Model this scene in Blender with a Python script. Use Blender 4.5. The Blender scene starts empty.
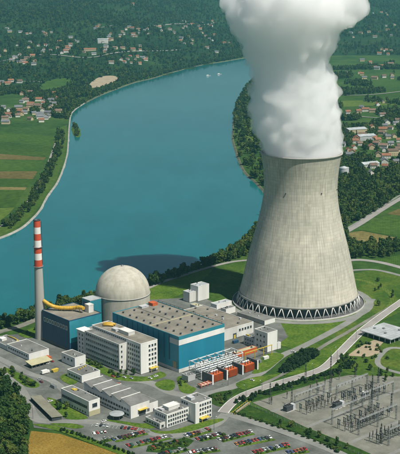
import bpy, bmesh, math, random
import numpy as np
from mathutils import Vector, Matrix, noise
from mathutils.geometry import tessellate_polygon
R = math.radians
rnd = random.Random(7)
sc = bpy.context.scene
COL = sc.collection

# ------------------------------------------------------------------ camera, world, sun, exposure
FPX, HCAM, HOR = 1080.0, 330.0, -24.0            # focal length in photo pixels, flight height, horizon row
PIT = math.atan((227 - HOR) / FPX)
CP, SP = math.cos(PIT), math.sin(PIT)
cam = bpy.data.objects.new('camera', bpy.data.cameras.new('camera'))
COL.objects.link(cam)
cam.location = (0, 0, HCAM)
cam.rotation_euler = (math.pi / 2 - PIT, 0, 0)
cam.data.sensor_fit = 'VERTICAL'
cam.data.sensor_height = 24
cam.data.lens = 24 * FPX / 454
cam.data.clip_start = 1
cam.data.clip_end = 40000
sc.camera = cam

SUN_AZ, SUN_EL = R(-43), R(58)                     # azimuth in the x-y plane, elevation
world = bpy.data.worlds.new('World')
sc.world = world
world.use_nodes = True
wn = world.node_tree.nodes
sky = wn.new('ShaderNodeTexSky')
sky.sky_type = 'NISHITA'
sky.sun_disc = False
sky.sun_elevation = SUN_EL
sky.sun_rotation = math.pi / 2 - SUN_AZ
wn['Background'].inputs['Strength'].default_value = 0.05
world.node_tree.links.new(sky.outputs[0], wn['Background'].inputs[0])
sd = bpy.data.lights.new('sun', 'SUN')
sd.energy = 5.0
sd.angle = R(0.53)
sd.color = (1.0, 0.955, 0.87)
sun = bpy.data.objects.new('sun', sd)
COL.objects.link(sun)
sun.rotation_euler = Vector((math.cos(SUN_AZ) * math.cos(SUN_EL), math.sin(SUN_AZ) * math.cos(SUN_EL), math.sin(SUN_EL))).to_track_quat('Z', 'Y').to_euler()
vs = sc.view_settings
vs.view_transform = 'Standard'
vs.look = 'None'
vs.gamma = 1
vs.exposure = 0.10
vs.use_curve_mapping = False
cy = sc.cycles
cy.use_denoising = True
cy.max_bounces = 24
cy.use_adaptive_sampling = True
cy.adaptive_threshold = 0.02
cy.diffuse_bounces = 2
cy.glossy_bounces = 2
cy.transmission_bounces = 4
cy.volume_bounces = 24
cy.transparent_max_bounces = 8
cy.volume_max_steps = 256


# ------------------------------------------------------------------ photo pixel -> place helpers
def ray(px, py):
    x, y = (px - 200) / FPX, -(py - 227) / FPX
    return x, CP + y * SP, -SP + y * CP


def G(px, py, z=0.0):
    d = ray(px, py)
    t = (z - HCAM) / d[2]
    return Vector((d[0] * t, d[1] * t, z))


def zat(py, Y):
    d = ray(200, py)
    return HCAM + d[2] * Y / d[1]


def project(X, Y, Z=0.0):
    Z = Z - HCAM
    dep = Y * CP - Z * SP
    return 200 + FPX * X / dep, 227 - FPX * (Y * SP + Z * CP) / dep


ANG = R(42)
UU = Vector((math.cos(ANG), math.sin(ANG)))
VV = Vector((-UU.y, UU.x))
ORG = Vector((-17.92, 869.5))


def W(s, t, z=0.0):                                  # plant grid -> world
    p = ORG + UU * s + VV * t
    return Vector((p.x, p.y, z))


def interp(x, xs, ys):
    return float(np.interp(x, xs, ys))


def terr(X, Y):                                      # height of the valley side
    ys = interp(X, [-4500, -2000, -330, 160, 4500], [2500, 2800, 3150, 4550, 4900])
    d = Y - ys
    if d <= 0:
        return 0.0
    z = 0.085 * d * d / (d + 350)
    z += min(1, z / 60) * (16 * math.sin(X / 310 + Y / 520) + 10 * math.sin(X / 140 - Y / 260 + 1.3) + 7 * math.sin(Y / 120 + X / 400))
    z = max(0, z)
    return 400 * (1 - math.exp(-z / 400 - (z / 400) ** 3)) if z > 0 else 0


def hit(px, py):                                     # pixel -> first point of the land it looks at
    d = ray(px, py)
    t = 600.0
    while t < 14000:
        X, Y, Z = d[0] * t, d[1] * t, HCAM + d[2] * t
        if Z <= terr(X, Y):
            return Vector((X, Y, max(0, Z)))
        t += 15
    return None


def inpoly(x, y, poly):
    c = False
    j = len(poly) - 1
    for i in range(len(poly)):
        xi, yi = poly[i]
        xj, yj = poly[j]
        if (yi > y) != (yj > y) and x < (xj - xi) * (y - yi) / (yj - yi) + xi:
            c = not c
        j = i
    return c


def smooth(pts, n=6, closed=False):
    out = []
    N = len(pts)
    rng = range(N) if closed else range(N - 1)
    for i in rng:
        if closed:
            p0, p1, p2, p3 = pts[(i - 1) % N], pts[i], pts[(i + 1) % N], pts[(i + 2) % N]
        else:
            p0, p1, p2, p3 = pts[max(i - 1, 0)], pts[i], pts[i + 1], pts[min(i + 2, N - 1)]
        for k in range(n):
            t = k / n
            out.append(0.5 * ((2 * p1) + (p2 - p0) * t + (2 * p0 - 5 * p1 + 4 * p2 - p3) * t * t + (3 * p1 - p0 - 3 * p2 + p3) * t ** 3))
    if not closed:
        out.append(pts[-1])
    return out


# ------------------------------------------------------------------ materials
MATS = {}


def new_mat(name):
    m = bpy.data.materials.new(name)
    m.use_nodes = True
    MATS[name] = m
    nt = m.node_tree
    return m, nt, nt.nodes['Principled BSDF']


def N(nt, typ, **kw):
    n = nt.nodes.new(typ)
    for k, v in kw.items():
        if hasattr(n, k):
            setattr(n, k, v)
        else:
            n.inputs[k].default_value = v
    return n


def ramp(nt, fac, stops):
    r = nt.nodes.new('ShaderNodeValToRGB')
    e = r.color_ramp.elements
    while len(e) < len(stops):
        e.new(0.5)
    for el, (p, c) in zip(e, stops):
        el.position = p
        el.color = (*c, 1)
    nt.links.new(fac, r.inputs[0])
    return r.outputs[0]


def mixc(nt, fac, a, b, mode='MIX'):
    m = nt.nodes.new('ShaderNodeMix')
    m.data_type = 'RGBA'
    m.blend_type = mode
    for sock, v in ((m.inputs[0], fac), (m.inputs[6], a), (m.inputs[7], b)):
        if isinstance(v, bpy.types.NodeSocket):
            nt.links.new(v, sock)
        elif isinstance(v, (int, float)):
            sock.default_value = v
        else:
            sock.default_value = (*v, 1)
    return m.outputs[2]


def pos(nt, scale=(1, 1, 1), rot=(0, 0, 0)):
    g = nt.nodes.new('ShaderNodeNewGeometry')
    mp = nt.nodes.new('ShaderNodeMapping')
    mp.inputs['Scale'].default_value = scale
    mp.inputs['Rotation'].default_value = rot
    nt.links.new(g.outputs['Position'], mp.inputs[0])
    return mp.outputs[0]


def noisetex(nt, vec, scale, detail=5, rough=0.6):
    n = nt.nodes.new('ShaderNodeTexNoise')
    n.inputs['Scale'].default_value = scale
    n.inputs['Detail'].default_value = detail
    n.inputs['Roughness'].default_value = rough
    nt.links.new(vec, n.inputs['Vector'])
    return n.outputs[0]


def bump(nt, bsdf, h, strength, dist):
    b = nt.nodes.new('ShaderNodeBump')
    b.inputs['Strength'].default_value = strength
    b.inputs['Distance'].default_value = dist
    nt.links.new(h, b.inputs['Height'])
    nt.links.new(b.outputs[0], bsdf.inputs['Normal'])


def surf(name, col, var=0.25, scale=0.15, rough=0.8, streak=False, fine=1.2, bmp=0.0, metallic=0.0, rand=0.0):
    """weathered plain surface: base colour with broad and fine tonal change, in metres"""
    m, nt, b = new_mat(name)
    v = pos(nt, (1, 1, 0.12) if streak else (1, 1, 1))
    n1 = noisetex(nt, v, scale)
    n2 = noisetex(nt, pos(nt), fine, 3)
    c = np.array(col)
    dark = tuple(c * (1 - var))
    lite = tuple(np.minimum(c * (1 + var * 0.7), 0.95))
    o = ramp(nt, n1, [(0.3, dark), (0.7, lite)])
    o2 = ramp(nt, n2, [(0.3, (1 - var * 0.5,) * 3), (0.7, (1.0, 1.0, 1.0))])
    o = mixc(nt, 1.0, o, o2, 'MULTIPLY')
    if rand:
        oi = nt.nodes.new('ShaderNodeObjectInfo')
        rr = ramp(nt, oi.outputs['Random'], [(0, (1 - rand,) * 3), (1, (1 + rand,) * 3)])
        o = mixc(nt, 1.0, o, rr, 'MULTIPLY')
    nt.links.new(o, b.inputs['Base Color'])
    b.inputs['Roughness'].default_value = rough
    b.inputs['Metallic'].default_value = metallic
    if bmp:
        bump(nt, b, n2, bmp, 0.3)
    return m


def grassy(name, stops, scale=0.03, fine=0.35, stripes=None, rough=0.95):
    m, nt, b = new_mat(name)
    n1 = noisetex(nt, pos(nt), scale, 6, 0.65)
    o = ramp(nt, n1, stops)
    n2 = noisetex(nt, pos(nt), fine, 4, 0.7)
    o = mixc(nt, 1.0, o, ramp(nt, n2, [(0.28, (0.5, 0.52, 0.45)), (0.68, (1.25, 1.2, 1.1))]), 'MULTIPLY')
    if stripes:
        period, ang, amt = stripes
        w = nt.nodes.new('ShaderNodeTexWave')
        w.inputs['Scale'].default_value = 1 / period
        w.inputs['Distortion'].default_value = 1.5
        w.inputs['Detail'].default_value = 2
        w.inputs['Detail Scale'].default_value = 0.5
        nt.links.new(pos(nt, rot=(0, 0, ang)), w.inputs['Vector'])
        o = mixc(nt, 1.0, o, ramp(nt, w.outputs['Fac'], [(0.2, (1 - amt,) * 3), (0.8, (1.0, 1.0, 1.0))]), 'MULTIPLY')
    nt.links.new(o, b.inputs['Base Color'])
    b.inputs['Roughness'].default_value = rough
    b.inputs['Specular IOR Level'].default_value = 0.1
    bump(nt, b, n2, 0.5, 0.6)
    return m


grassy('land', [(0.30, (0.020, 0.055, 0.012)), (0.5, (0.040, 0.092, 0.018)), (0.7, (0.075, 0.125, 0.028))], 0.006, 0.08)
grassy('hill_land', [(0.32, (0.010, 0.032, 0.011)), (0.55, (0.020, 0.052, 0.014)), (0.72, (0.050, 0.082, 0.024))], 0.004, 0.03)
grassy('lawn', [(0.32, (0.045, 0.100, 0.012)), (0.5, (0.078, 0.145, 0.017)), (0.7, (0.125, 0.180, 0.028))], 0.05, 0.4)
grassy('lawn_dark', [(0.32, (0.016, 0.048, 0.009)), (0.55, (0.032, 0.076, 0.012)), (0.75, (0.070, 0.115, 0.020))], 0.09, 0.35)
grassy('meadow', [(0.3, (0.030, 0.078, 0.012)), (0.5, (0.058, 0.115, 0.016)), (0.68, (0.115, 0.150, 0.026))], 0.025, 0.25)
grassy('dike_grass', [(0.3, (0.040, 0.095, 0.014)), (0.7, (0.080, 0.135, 0.022))], 0.012, 0.12)
grassy('crop_green', [(0.3, (0.040, 0.100, 0.016)), (0.7, (0.070, 0.135, 0.022))], 0.01, 0.1, (7, R(10), 0.25))
grassy('crop_dark', [(0.3, (0.035, 0.085, 0.012)), (0.7, (0.062, 0.120, 0.018))], 0.01, 0.1, (6, R(80), 0.3))
grassy('crop_light', [(0.3, (0.085, 0.145, 0.022)), (0.7, (0.125, 0.185, 0.036))], 0.012, 0.12, (8, R(5), 0.2))
grassy('crop_tan', [(0.3, (0.170, 0.150, 0.055)), (0.7, (0.230, 0.195, 0.080))], 0.012, 0.12, (6, R(8), 0.2))
grassy('crop_brown', [(0.3, (0.120, 0.105, 0.036)), (0.7, (0.170, 0.140, 0.052))], 0.012, 0.12, (5, R(8), 0.25))
grassy('crop_gold', [(0.3, (0.225, 0.155, 0.030)), (0.55, (0.290, 0.195, 0.042)), (0.75, (0.34, 0.25, 0.06))], 0.04, 0.6, (3.2, R(-30), 0.22))
surf('asphalt', (0.145, 0.155, 0.137), 0.50, 0.045, 0.9, fine=0.5)
surf('asphalt_pale', (0.230, 0.235, 0.210), 0.24, 0.05, 0.9, fine=0.6)
surf('road_pale', (0.30, 0.285, 0.260), 0.18, 0.05, 0.9, fine=0.7)
surf('gravel', (0.205, 0.205, 0.165), 0.38, 0.06, 0.95, fine=0.9)
surf('gravel_tan', (0.36, 0.29, 0.19), 0.2, 0.06, 0.95, fine=0.9)
surf('stone_bank', (0.34, 0.33, 0.28), 0.3, 0.08, 0.9, fine=0.7)
surf('bank_earth', (0.115, 0.125, 0.070), 0.4, 0.05, 0.95, fine=0.5)
surf('kerb', (0.62, 0.61, 0.57), 0.15, 0.1)
surf('paint_white', (0.75, 0.75, 0.72), 0.1, 0.3)
surf('white_wall', (0.70, 0.69, 0.64), 0.20, 0.08, 0.75, streak=True)
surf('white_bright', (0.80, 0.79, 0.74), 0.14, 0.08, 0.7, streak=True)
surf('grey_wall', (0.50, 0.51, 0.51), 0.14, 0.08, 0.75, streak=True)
surf('concrete', (0.42, 0.41, 0.37), 0.18, 0.1, 0.85, streak=True)
surf('dark_concrete', (0.13, 0.13, 0.13), 0.2, 0.2)
surf('roof_gravel', (0.240, 0.222, 0.178), 0.36, 0.07, 0.95, fine=0.5)
surf('roof_grey', (0.185, 0.188, 0.172), 0.36, 0.09, 0.9, fine=0.5)
surf('roof_pale', (0.44, 0.47, 0.47), 0.28, 0.1, 0.6)
surf('roof_beige', (0.46, 0.43, 0.26), 0.15, 0.2, 0.8)
surf('blue_dark', (0.018, 0.075, 0.150), 0.2, 0.12, 0.5, streak=True)
surf('teal_metal', (0.03, 0.24, 0.30), 0.15, 0.1, 0.45)
surf('trim_dark', (0.05, 0.06, 0.07), 0.2, 0.3, 0.6)
surf('duct_yellow', (0.62, 0.38, 0.04), 0.18, 0.3, 0.5)
surf('orange_red', (0.56, 0.115, 0.028), 0.2, 0.3, 0.5)
surf('stripe_red', (0.58, 0.080, 0.030), 0.18, 0.1, 0.6, streak=True)
surf('stripe_white', (0.78, 0.77, 0.72), 0.1, 0.1, 0.6, streak=True)
surf('steel_white', (0.68, 0.70, 0.68), 0.1, 0.3, 0.45)
surf('steel_grey', (0.26, 0.28, 0.28), 0.2, 0.3, 0.45, metallic=0.3)
surf('steel_dark', (0.055, 0.065, 0.07), 0.2, 0.3, 0.5)
surf('porcelain', (0.10, 0.065, 0.045), 0.2, 0.6, 0.25)
surf('yellow_paint', (0.60, 0.45, 0.06), 0.15, 0.3, 0.6)
surf('pink_pipe', (0.55, 0.33, 0.26), 0.15, 0.3, 0.5)
surf('tyre', (0.02, 0.02, 0.02), 0.1, 1)
surf('bark', (0.085, 0.065, 0.045), 0.3, 0.8)
surf('house_white', (0.66, 0.64, 0.57), 0.12, 0.1, rand=0.12)
surf('house_ochre', (0.55, 0.45, 0.28), 0.12, 0.1, rand=0.12)
surf('tile_red', (0.27, 0.115, 0.060), 0.25, 0.2, rand=0.2)
surf('tile_brown', (0.17, 0.11, 0.075), 0.25, 0.2, rand=0.2)
surf('slate', (0.15, 0.155, 0.165), 0.25, 0.2, rand=0.2)
surf('silo_metal', (0.55, 0.57, 0.56), 0.12, 0.15, 0.4, streak=True)

for nm, c in dict(paint_red=(0.42, 0.03, 0.02), paint_maroon=(0.16, 0.02, 0.02), paint_black=(0.012, 0.013, 0.016), paint_blue=(0.03, 0.07, 0.20),
                  paint_pale=(0.72, 0.72, 0.70), paint_silver=(0.42, 0.44, 0.45), paint_orange=(0.50, 0.20, 0.03), paint_green=(0.03, 0.11, 0.06)).items():
    m, nt, b = new_mat(nm)
    b.inputs['Base Color'].default_value = (*c, 1)
    b.inputs['Roughness'].default_value = 0.28
    b.inputs['Coat Weight'].default_value = 0.5
m, nt, b = new_mat('glass')
nx = noisetex(nt, pos(nt), 0.35, 1)
nt.links.new(ramp(nt, nx, [(0.35, (0.012, 0.017, 0.022)), (0.7, (0.055, 0.07, 0.08))]), b.inputs['Base Color'])
b.inputs['Roughness'].default_value = 0.12

# blue ribbed sheet cladding of the turbine hall
m, nt, b = new_mat('blue_clad')
w = nt.nodes.new('ShaderNodeTexWave')
w.inputs['Scale'].default_value = 0.5
w.inputs['Distortion'].default_value = 0
nt.links.new(pos(nt, rot=(0, 0, -ANG)), w.inputs['Vector'])
n1 = noisetex(nt, pos(nt, (1, 1, 0.15)), 0.06, 5)
o = ramp(nt, n1, [(0.3, (0.012, 0.200, 0.300)), (0.7, (0.018, 0.250, 0.360))])
o = mixc(nt, 1.0, o, ramp(nt, w.outputs['Fac'], [(0.1, (0.86,) * 3), (0.5, (1.0,) * 3)]), 'MULTIPLY')
nt.links.new(o, b.inputs['Base Color'])
b.inputs['Roughness'].default_value = 0.5
bump(nt, b, w.outputs['Fac'], 0.4, 0.2)

# cooling tower shell: pour joints every 1.5 m, shutter marks, rain streaks
m, nt, b = new_mat('shell_concrete')
oc = nt.nodes.new('ShaderNodeTexCoord')
sep = nt.nodes.new('ShaderNodeSeparateXYZ')
nt.links.new(oc.outputs['Object'], sep.inputs[0])
at = nt.nodes.new('ShaderNodeMath'); at.operation = 'ARCTAN2'
nt.links.new(sep.outputs[1], at.inputs[0]); nt.links.new(sep.outputs[0], at.inputs[1])


def mth(nt, op, a, b_=None):
    n = nt.nodes.new('ShaderNodeMath'); n.operation = op
    for i, v in enumerate((a, b_)):
        if v is None:
            continue
        if isinstance(v, (int, float)):
            n.inputs[i].default_value = v
        else:
            nt.links.new(v, n.inputs[i])
    return n.outputs[0]


fr = mth(nt, 'FRACT', mth(nt, 'MULTIPLY', at.outputs[0], 128 / (2 * math.pi)))
vl = mth(nt, 'LESS_THAN', fr, 0.16)
fz = mth(nt, 'FRACT', mth(nt, 'MULTIPLY', sep.outputs[2], 1 / 3.0))
hl = mth(nt, 'LESS_THAN', fz, 0.14)
cmb = nt.nodes.new('ShaderNodeCombineXYZ')
nt.links.new(mth(nt, 'MULTIPLY', at.outputs[0], 34), cmb.inputs[0])
nt.links.new(mth(nt, 'MULTIPLY', sep.outputs[2], 0.045), cmb.inputs[1])
n1 = noisetex(nt, cmb.outputs[0], 1.0, 6, 0.62)
n2 = noisetex(nt, oc.outputs['Object'], 0.028, 5, 0.6)
o = ramp(nt, n1, [(0.32, (0.38, 0.365, 0.305)), (0.5, (0.53, 0.51, 0.43)), (0.70, (0.61, 0.59, 0.505))])
o = mixc(nt, 1.0, o, ramp(nt, n2, [(0.3, (0.80, 0.81, 0.80)), (0.7, (1.08, 1.06, 1.0))]), 'MULTIPLY')
# individual pours differ a little in tone
wn_ = nt.nodes.new('ShaderNodeTexWhiteNoise'); wn_.noise_dimensions = '2D'
cm2 = nt.nodes.new('ShaderNodeCombineXYZ')
nt.links.new(mth(nt, 'FLOOR', mth(nt, 'MULTIPLY', at.outputs[0], 64 / (2 * math.pi))), cm2.inputs[0])
nt.links.new(mth(nt, 'FLOOR', mth(nt, 'MULTIPLY', sep.outputs[2], 1 / 3.0)), cm2.inputs[1])
nt.links.new(cm2.outputs[0], wn_.inputs[0])
o = mixc(nt, 1.0, o, ramp(nt, wn_.outputs[0], [(0, (0.90,) * 3), (1, (1.06,) * 3)]), 'MULTIPLY')
o = mixc(nt, mth(nt, 'MULTIPLY', vl, 0.22), o, (0.20, 0.19, 0.16))
o = mixc(nt, mth(nt, 'MULTIPLY', hl, 0.20), o, (0.20, 0.19, 0.16))
nt.links.new(o, b.inputs['Base Color'])
b.inputs['Roughness'].default_value = 0.9
bump(nt, b, n1, 0.25, 0.4)

# concrete of the reactor dome: horizontal lifts and vertical streaks
m, nt, b = new_mat('dome_concrete')
oc = nt.nodes.new('ShaderNodeTexCoord')
sep = nt.nodes.new('ShaderNodeSeparateXYZ')
nt.links.new(oc.outputs['Object'], sep.inputs[0])
mp = nt.nodes.new('ShaderNodeMapping'); mp.inputs['Scale'].default_value = (1, 1, 0.25)
nt.links.new(oc.outputs['Object'], mp.inputs[0])
n1 = noisetex(nt, mp.outputs[0], 0.22, 6, 0.65)
o = ramp(nt, n1, [(0.3, (0.36, 0.345, 0.275)), (0.55, (0.47, 0.45, 0.37)), (0.75, (0.54, 0.52, 0.44))])
hl = mth(nt, 'LESS_THAN', mth(nt, 'FRACT', mth(nt, 'MULTIPLY', sep.outputs[2], 1 / 4.0)), 0.08)
o = mixc(nt, mth(nt, 'MULTIPLY', hl, 0.16), o, (0.2, 0.19, 0.16))
nt.links.new(o, b.inputs['Base Color'])
b.inputs['Roughness'].default_value = 0.9

# water
m, nt, b = new_mat('water')
n1 = noisetex(nt, pos(nt, (1, 1, 1)), 0.0022, 4, 0.55)
n0 = noisetex(nt, pos(nt, (1, 0.35, 1), (0, 0, R(25))), 0.02, 5, 0.65)
o = ramp(nt, n1, [(0.3, (0.006, 0.120, 0.128)), (0.7, (0.012, 0.150, 0.156))])
o = mixc(nt, 1.0, o, ramp(nt, n0, [(0.3, (0.88,) * 3), (0.7, (1.08,) * 3)]), 'MULTIPLY')
nt.links.new(o, b.inputs['Base Color'])
b.inputs['Roughness'].default_value = 0.10
b.inputs['Specular IOR Level'].default_value = 0.5
n2 = noisetex(nt, pos(nt, (1, 0.6, 1)), 0.16, 4, 0.6)
bump(nt, b, n2, 0.35, 0.35)


def leafmat(name, a, b_, c_):
    m, nt, b = new_mat(name)
    oi = nt.nodes.new('ShaderNodeObjectInfo')
    o = ramp(nt, oi.outputs['Random'], [(0, a), (0.5, b_), (1, c_)])
    n2 = noisetex(nt, pos(nt), 0.45, 3, 0.7)
    o = mixc(nt, 1.0, o, ramp(nt, n2, [(0.3, (0.6, 0.62, 0.55)), (0.7, (1.3, 1.25, 1.1))]), 'MULTIPLY')
    nt.links.new(o, b.inputs['Base Color'])
    b.inputs['Roughness'].default_value = 0.8
    b.inputs['Specular IOR Level'].default_value = 0.15
    return m


leafmat('leaf', (0.022, 0.056, 0.014), (0.042, 0.084, 0.018), (0.090, 0.122, 0.026))
leafmat('leaf_dark', (0.010, 0.030, 0.014), (0.016, 0.042, 0.016), (0.026, 0.055, 0.018))


# ------------------------------------------------------------------ mesh helpers
class MB:
    def __init__(self):
        self.v, self.f, self.m, self.sm = [], [], [], []

    def face(self, idx, mi=0, s=False):
        self.f.append(idx); self.m.append(mi); self.sm.append(s)

    def box(self, x0, x1, y0, y1, z0, z1, mi=0):
        b = len(self.v)
        self.v += [(x0, y0, z0), (x1, y0, z0), (x1, y1, z0), (x0, y1, z0), (x0, y0, z1), (x1, y0, z1), (x1, y1, z1), (x0, y1, z1)]
        for q in ((0, 3, 2, 1), (4, 5, 6, 7), (0, 1, 5, 4), (1, 2, 6, 5), (2, 3, 7, 6), (3, 0, 4, 7)):
            self.face([b + i for i in q], mi)
        return self

    def hexa(self, bot, top, mi=0):
        b = len(self.v); n = len(bot)
        self.v += [tuple(p) for p in bot] + [tuple(p) for p in top]
        self.face([b + i for i in range(n)][::-1], mi)
        self.face([b + n + i for i in range(n)], mi)
        for i in range(n):
            j = (i + 1) % n
            self.face([b + i, b + j, b + n + j, b + n + i], mi)
        return self

    def tube(self, pts, rad, n=8, mi=0, caps=True):
        pts = [Vector(p) for p in pts]
        rads = rad if isinstance(rad, (list, tuple)) else [rad] * len(pts)
        b = len(self.v)
        for i, p in enumerate(pts):
            d = (pts[min(i + 1, len(pts) - 1)] - pts[max(i - 1, 0)]).normalized()
            up = Vector((0, 0, 1)) if abs(d.z) < 0.95 else Vector((1, 0, 0))
            a = d.cross(up).normalized(); c = d.cross(a).normalized()
            for k in range(n):
                t = 2 * math.pi * k / n
                self.v.append(tuple(p + (a * math.cos(t) + c * math.sin(t)) * rads[i]))
        for i in range(len(pts) - 1):
            for k in range(n):
                q = (k + 1) % n
                self.face([b + i * n + k, b + i * n + q, b + (i + 1) * n + q, b + (i + 1) * n + k], mi, n > 5)
        if caps:
            self.face([b + k for k in range(n)][::-1], mi)
            self.face([b + (len(pts) - 1) * n + k for k in range(n)], mi)
        return self

    def lathe(self, prof, n=48, mi=0, cx=0, cy=0, cap_top=False, cap_bot=False, arc=None):
        b = len(self.v)
        for r, z in prof:
            for k in range(n):
                t = 2 * math.pi * k / n
                self.v.append((cx + r * math.cos(t), cy + r * math.sin(t), z))
        for i in range(len(prof) - 1):
            for k in range(n):
                q = (k + 1) % n
                self.face([b + i * n + k, b + i * n + q, b + (i + 1) * n + q, b + (i + 1) * n + k], mi, True)
        if cap_top:
            self.face([b + (len(prof) - 1) * n + k for k in range(n)], mi)
        if cap_bot:
            self.face([b + k for k in range(n)][::-1], mi)
        return self

    def mesh(self, name, mats):
        me = bpy.data.meshes.new(name)
        me.from_pydata(self.v, [], self.f)
        for x in ([mats] if isinstance(mats, str) else mats):
            me.materials.append(MATS[x])
        me.polygons.foreach_set('material_index', self.m)
        me.polygons.foreach_set('use_smooth', self.sm)
        me.update()
        return me

    def build(self, name, mats, parent=None, loc=(0, 0, 0), rz=0.0):
        return link(name, self.mesh(name, mats), parent, loc, rz)


def link(name, me, parent=None, loc=(0, 0, 0), rz=0.0, scale=None):
    o = bpy.data.objects.new(name, me)
    COL.objects.link(o)
    o.location = loc
    o.rotation_euler = (0, 0, rz)
    if scale is not None:
        o.scale = scale if isinstance(scale, (tuple, list)) else (scale,) * 3
    if parent is not None:
        o.parent = parent
    return o


def tag(o, label, cat, group=None):
    o['label'] = label
    o['category'] = cat
    if group:
        o['group'] = group
    return o


def thing(name, label, cat, loc=(0, 0, 0), rz=0.0, group=None, scale=None):
    return tag(link(name, None, None, loc, rz, scale), label, cat, group)


def struct(o):
    o['kind'] = 'structure'
    return o


def sheet(name, poly, z, mat, kind='structure', skirt=0.0):
    """flat polygon (world xy) at height z with short sides"""
    pts = [Vector((p[0], p[1], z)) for p in poly]
    tris = tessellate_polygon([pts])
    mb = MB()
    mb.v = [tuple(p) for p in pts]
    for t in tris:
        a, b, c = (pts[i] for i in t)
        t = list(t)
        if (b - a).cross(c - a).z < 0:
            t.reverse()
        mb.face(t)
    if skirt:
        n = len(pts)
        area = sum(pts[i].x * pts[(i + 1) % n].y - pts[(i + 1) % n].x * pts[i].y for i in range(n))
        mb.v += [(p.x, p.y, z - skirt) for p in pts]
        for i in range(n):
            j = (i + 1) % n
            q = [i, n + i, n + j, j]
            mb.face(q if area > 0 else q[::-1])
    o = mb.build(name, mat)
    o['kind'] = kind
    return o


def px_sheet(name, pxs, z, mat, rounded=0, skirt=0.0):
    pts = [G(*p) for p in pxs]
    if rounded:
        pts = smooth(pts, rounded, True)
    return sheet(name, pts, z, mat, skirt=skirt)


def ribbon(name, pts, width, z, mat, n=6, off=0.0, kind='structure'):
    P = smooth([Vector((p[0], p[1], 0)) for p in pts], n) if n > 1 else [Vector((p[0], p[1], 0)) for p in pts]
    mb = MB()
    for i, p in enumerate(P):
        d = (P[min(i + 1, len(P) - 1)] - P[max(i - 1, 0)]).normalized()
        s = Vector((-d.y, d.x, 0))
        for e in (off - width / 2, off + width / 2):
            q = p + s * e
            mb.v.append((q.x, q.y, z))
    for i in range(len(P) - 1):
        mb.face([2 * i + 1, 2 * i, 2 * i + 2, 2 * i + 3])
    o = mb.build(name, mat)
    o['kind'] = kind
    return o


def px_road(name, pxs, width, z, mat, **kw):
    return ribbon(name, [G(*p) for p in pxs], width, z, mat, **kw)


# ------------------------------------------------------------------ the land and the river
left_shore = [(-150, 262), (-80, 252), (-30, 245), (0, 237), (20, 228), (32, 218), (40, 209), (47, 196), (58, 180), (66, 158), (68, 142), (69, 125), (72, 112)]
far_shore = [(84, 103), (100, 95), (118, 88), (135, 82), (152, 78), (176, 71), (200, 65), (225, 61), (246, 57.5), (268, 56), (284, 58)]
right_shore = [(286, 63), (268, 72), (253, 82), (243, 95), (236, 112), (233, 135), (236, 150), (244, 170), (258, 184), (267, 196), (266, 210), (256, 225),
               (240, 245), (225, 254), (198, 266), (170, 275), (140, 285), (105, 294), (72, 302), (40, 309), (20, 316), (0, 322), (-40, 334), (-110, 352)]
L_ = [G(*p) for p in left_shore]
F_ = [G(*p) for p in far_shore]
S_ = [G(*p) for p in right_shore]
shore = [Vector((-9000, 900, 0))] + smooth(L_ + F_ + S_, 5) + [Vector((-9000, -200, 0))]
land = shore + [Vector((-9000, -600, 0)), Vector((9000, -600, 0)), Vector((9000, 15000, 0)), Vector((-9000, 15000, 0))]
sheet('ground', land, 0.0, 'land')
sheet('river_water', [(-9000, -400), (600, -400), (600, 5200), (-9000, 5200)], -1.6, 'water')
# stone bank falling from the land into the water
def bank(name, pts, mat, wd, lip):
    mb = MB()
    for i, p in enumerate(pts):
        d = (pts[min(i + 1, len(pts) - 1)] - pts[max(i - 1, 0)]).normalized()
        s = Vector((d.y, -d.x, 0))                   # towards the water
        wob = 0.35 * wd * noise.noise(p * 0.03)
        q = p + s * (wd + wob)
        r_ = p - s * lip
        mb.v += [(r_.x, r_.y, 0.08), (p.x, p.y, 0.12), (q.x, q.y, -2.4)]
    for i in range(len(pts) - 1):
        a, c = 3 * i, 3 * i + 3
        mb.face([a, a + 1, c + 1, c]); mb.face([a + 1, a + 2, c + 2, c + 1])
    struct(mb.build(name, mat))


bank('stone_embankment', smooth(L_ + F_[:1], 6), 'stone_bank', 3.2, 0.6)
bank('river_bank', smooth(F_ + S_, 6), 'bank_earth', 4.5, 1.5)

# valley side beyond the river
nx_, ny_ = 130, 120
X0, X1, Y0, Y1 = -4800, 4800, 2450, 10500
mb = MB()
for j in range(ny_ + 1):
    for i in range(nx_ + 1):
        X = X0 + (X1 - X0) * i / nx_
        Y = Y0 + (Y1 - Y0) * j / ny_
        z = terr(X, Y)
        mb.v.append((X, Y, z if z > 0.5 else -3.2))
for j in range(ny_):
    for i in range(nx_):
        a = j * (nx_ + 1) + i
        mb.face([a, a + 1, a + nx_ + 2, a + nx_ + 1], 0, True)
struct(mb.build('hillside', 'hill_land'))

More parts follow.
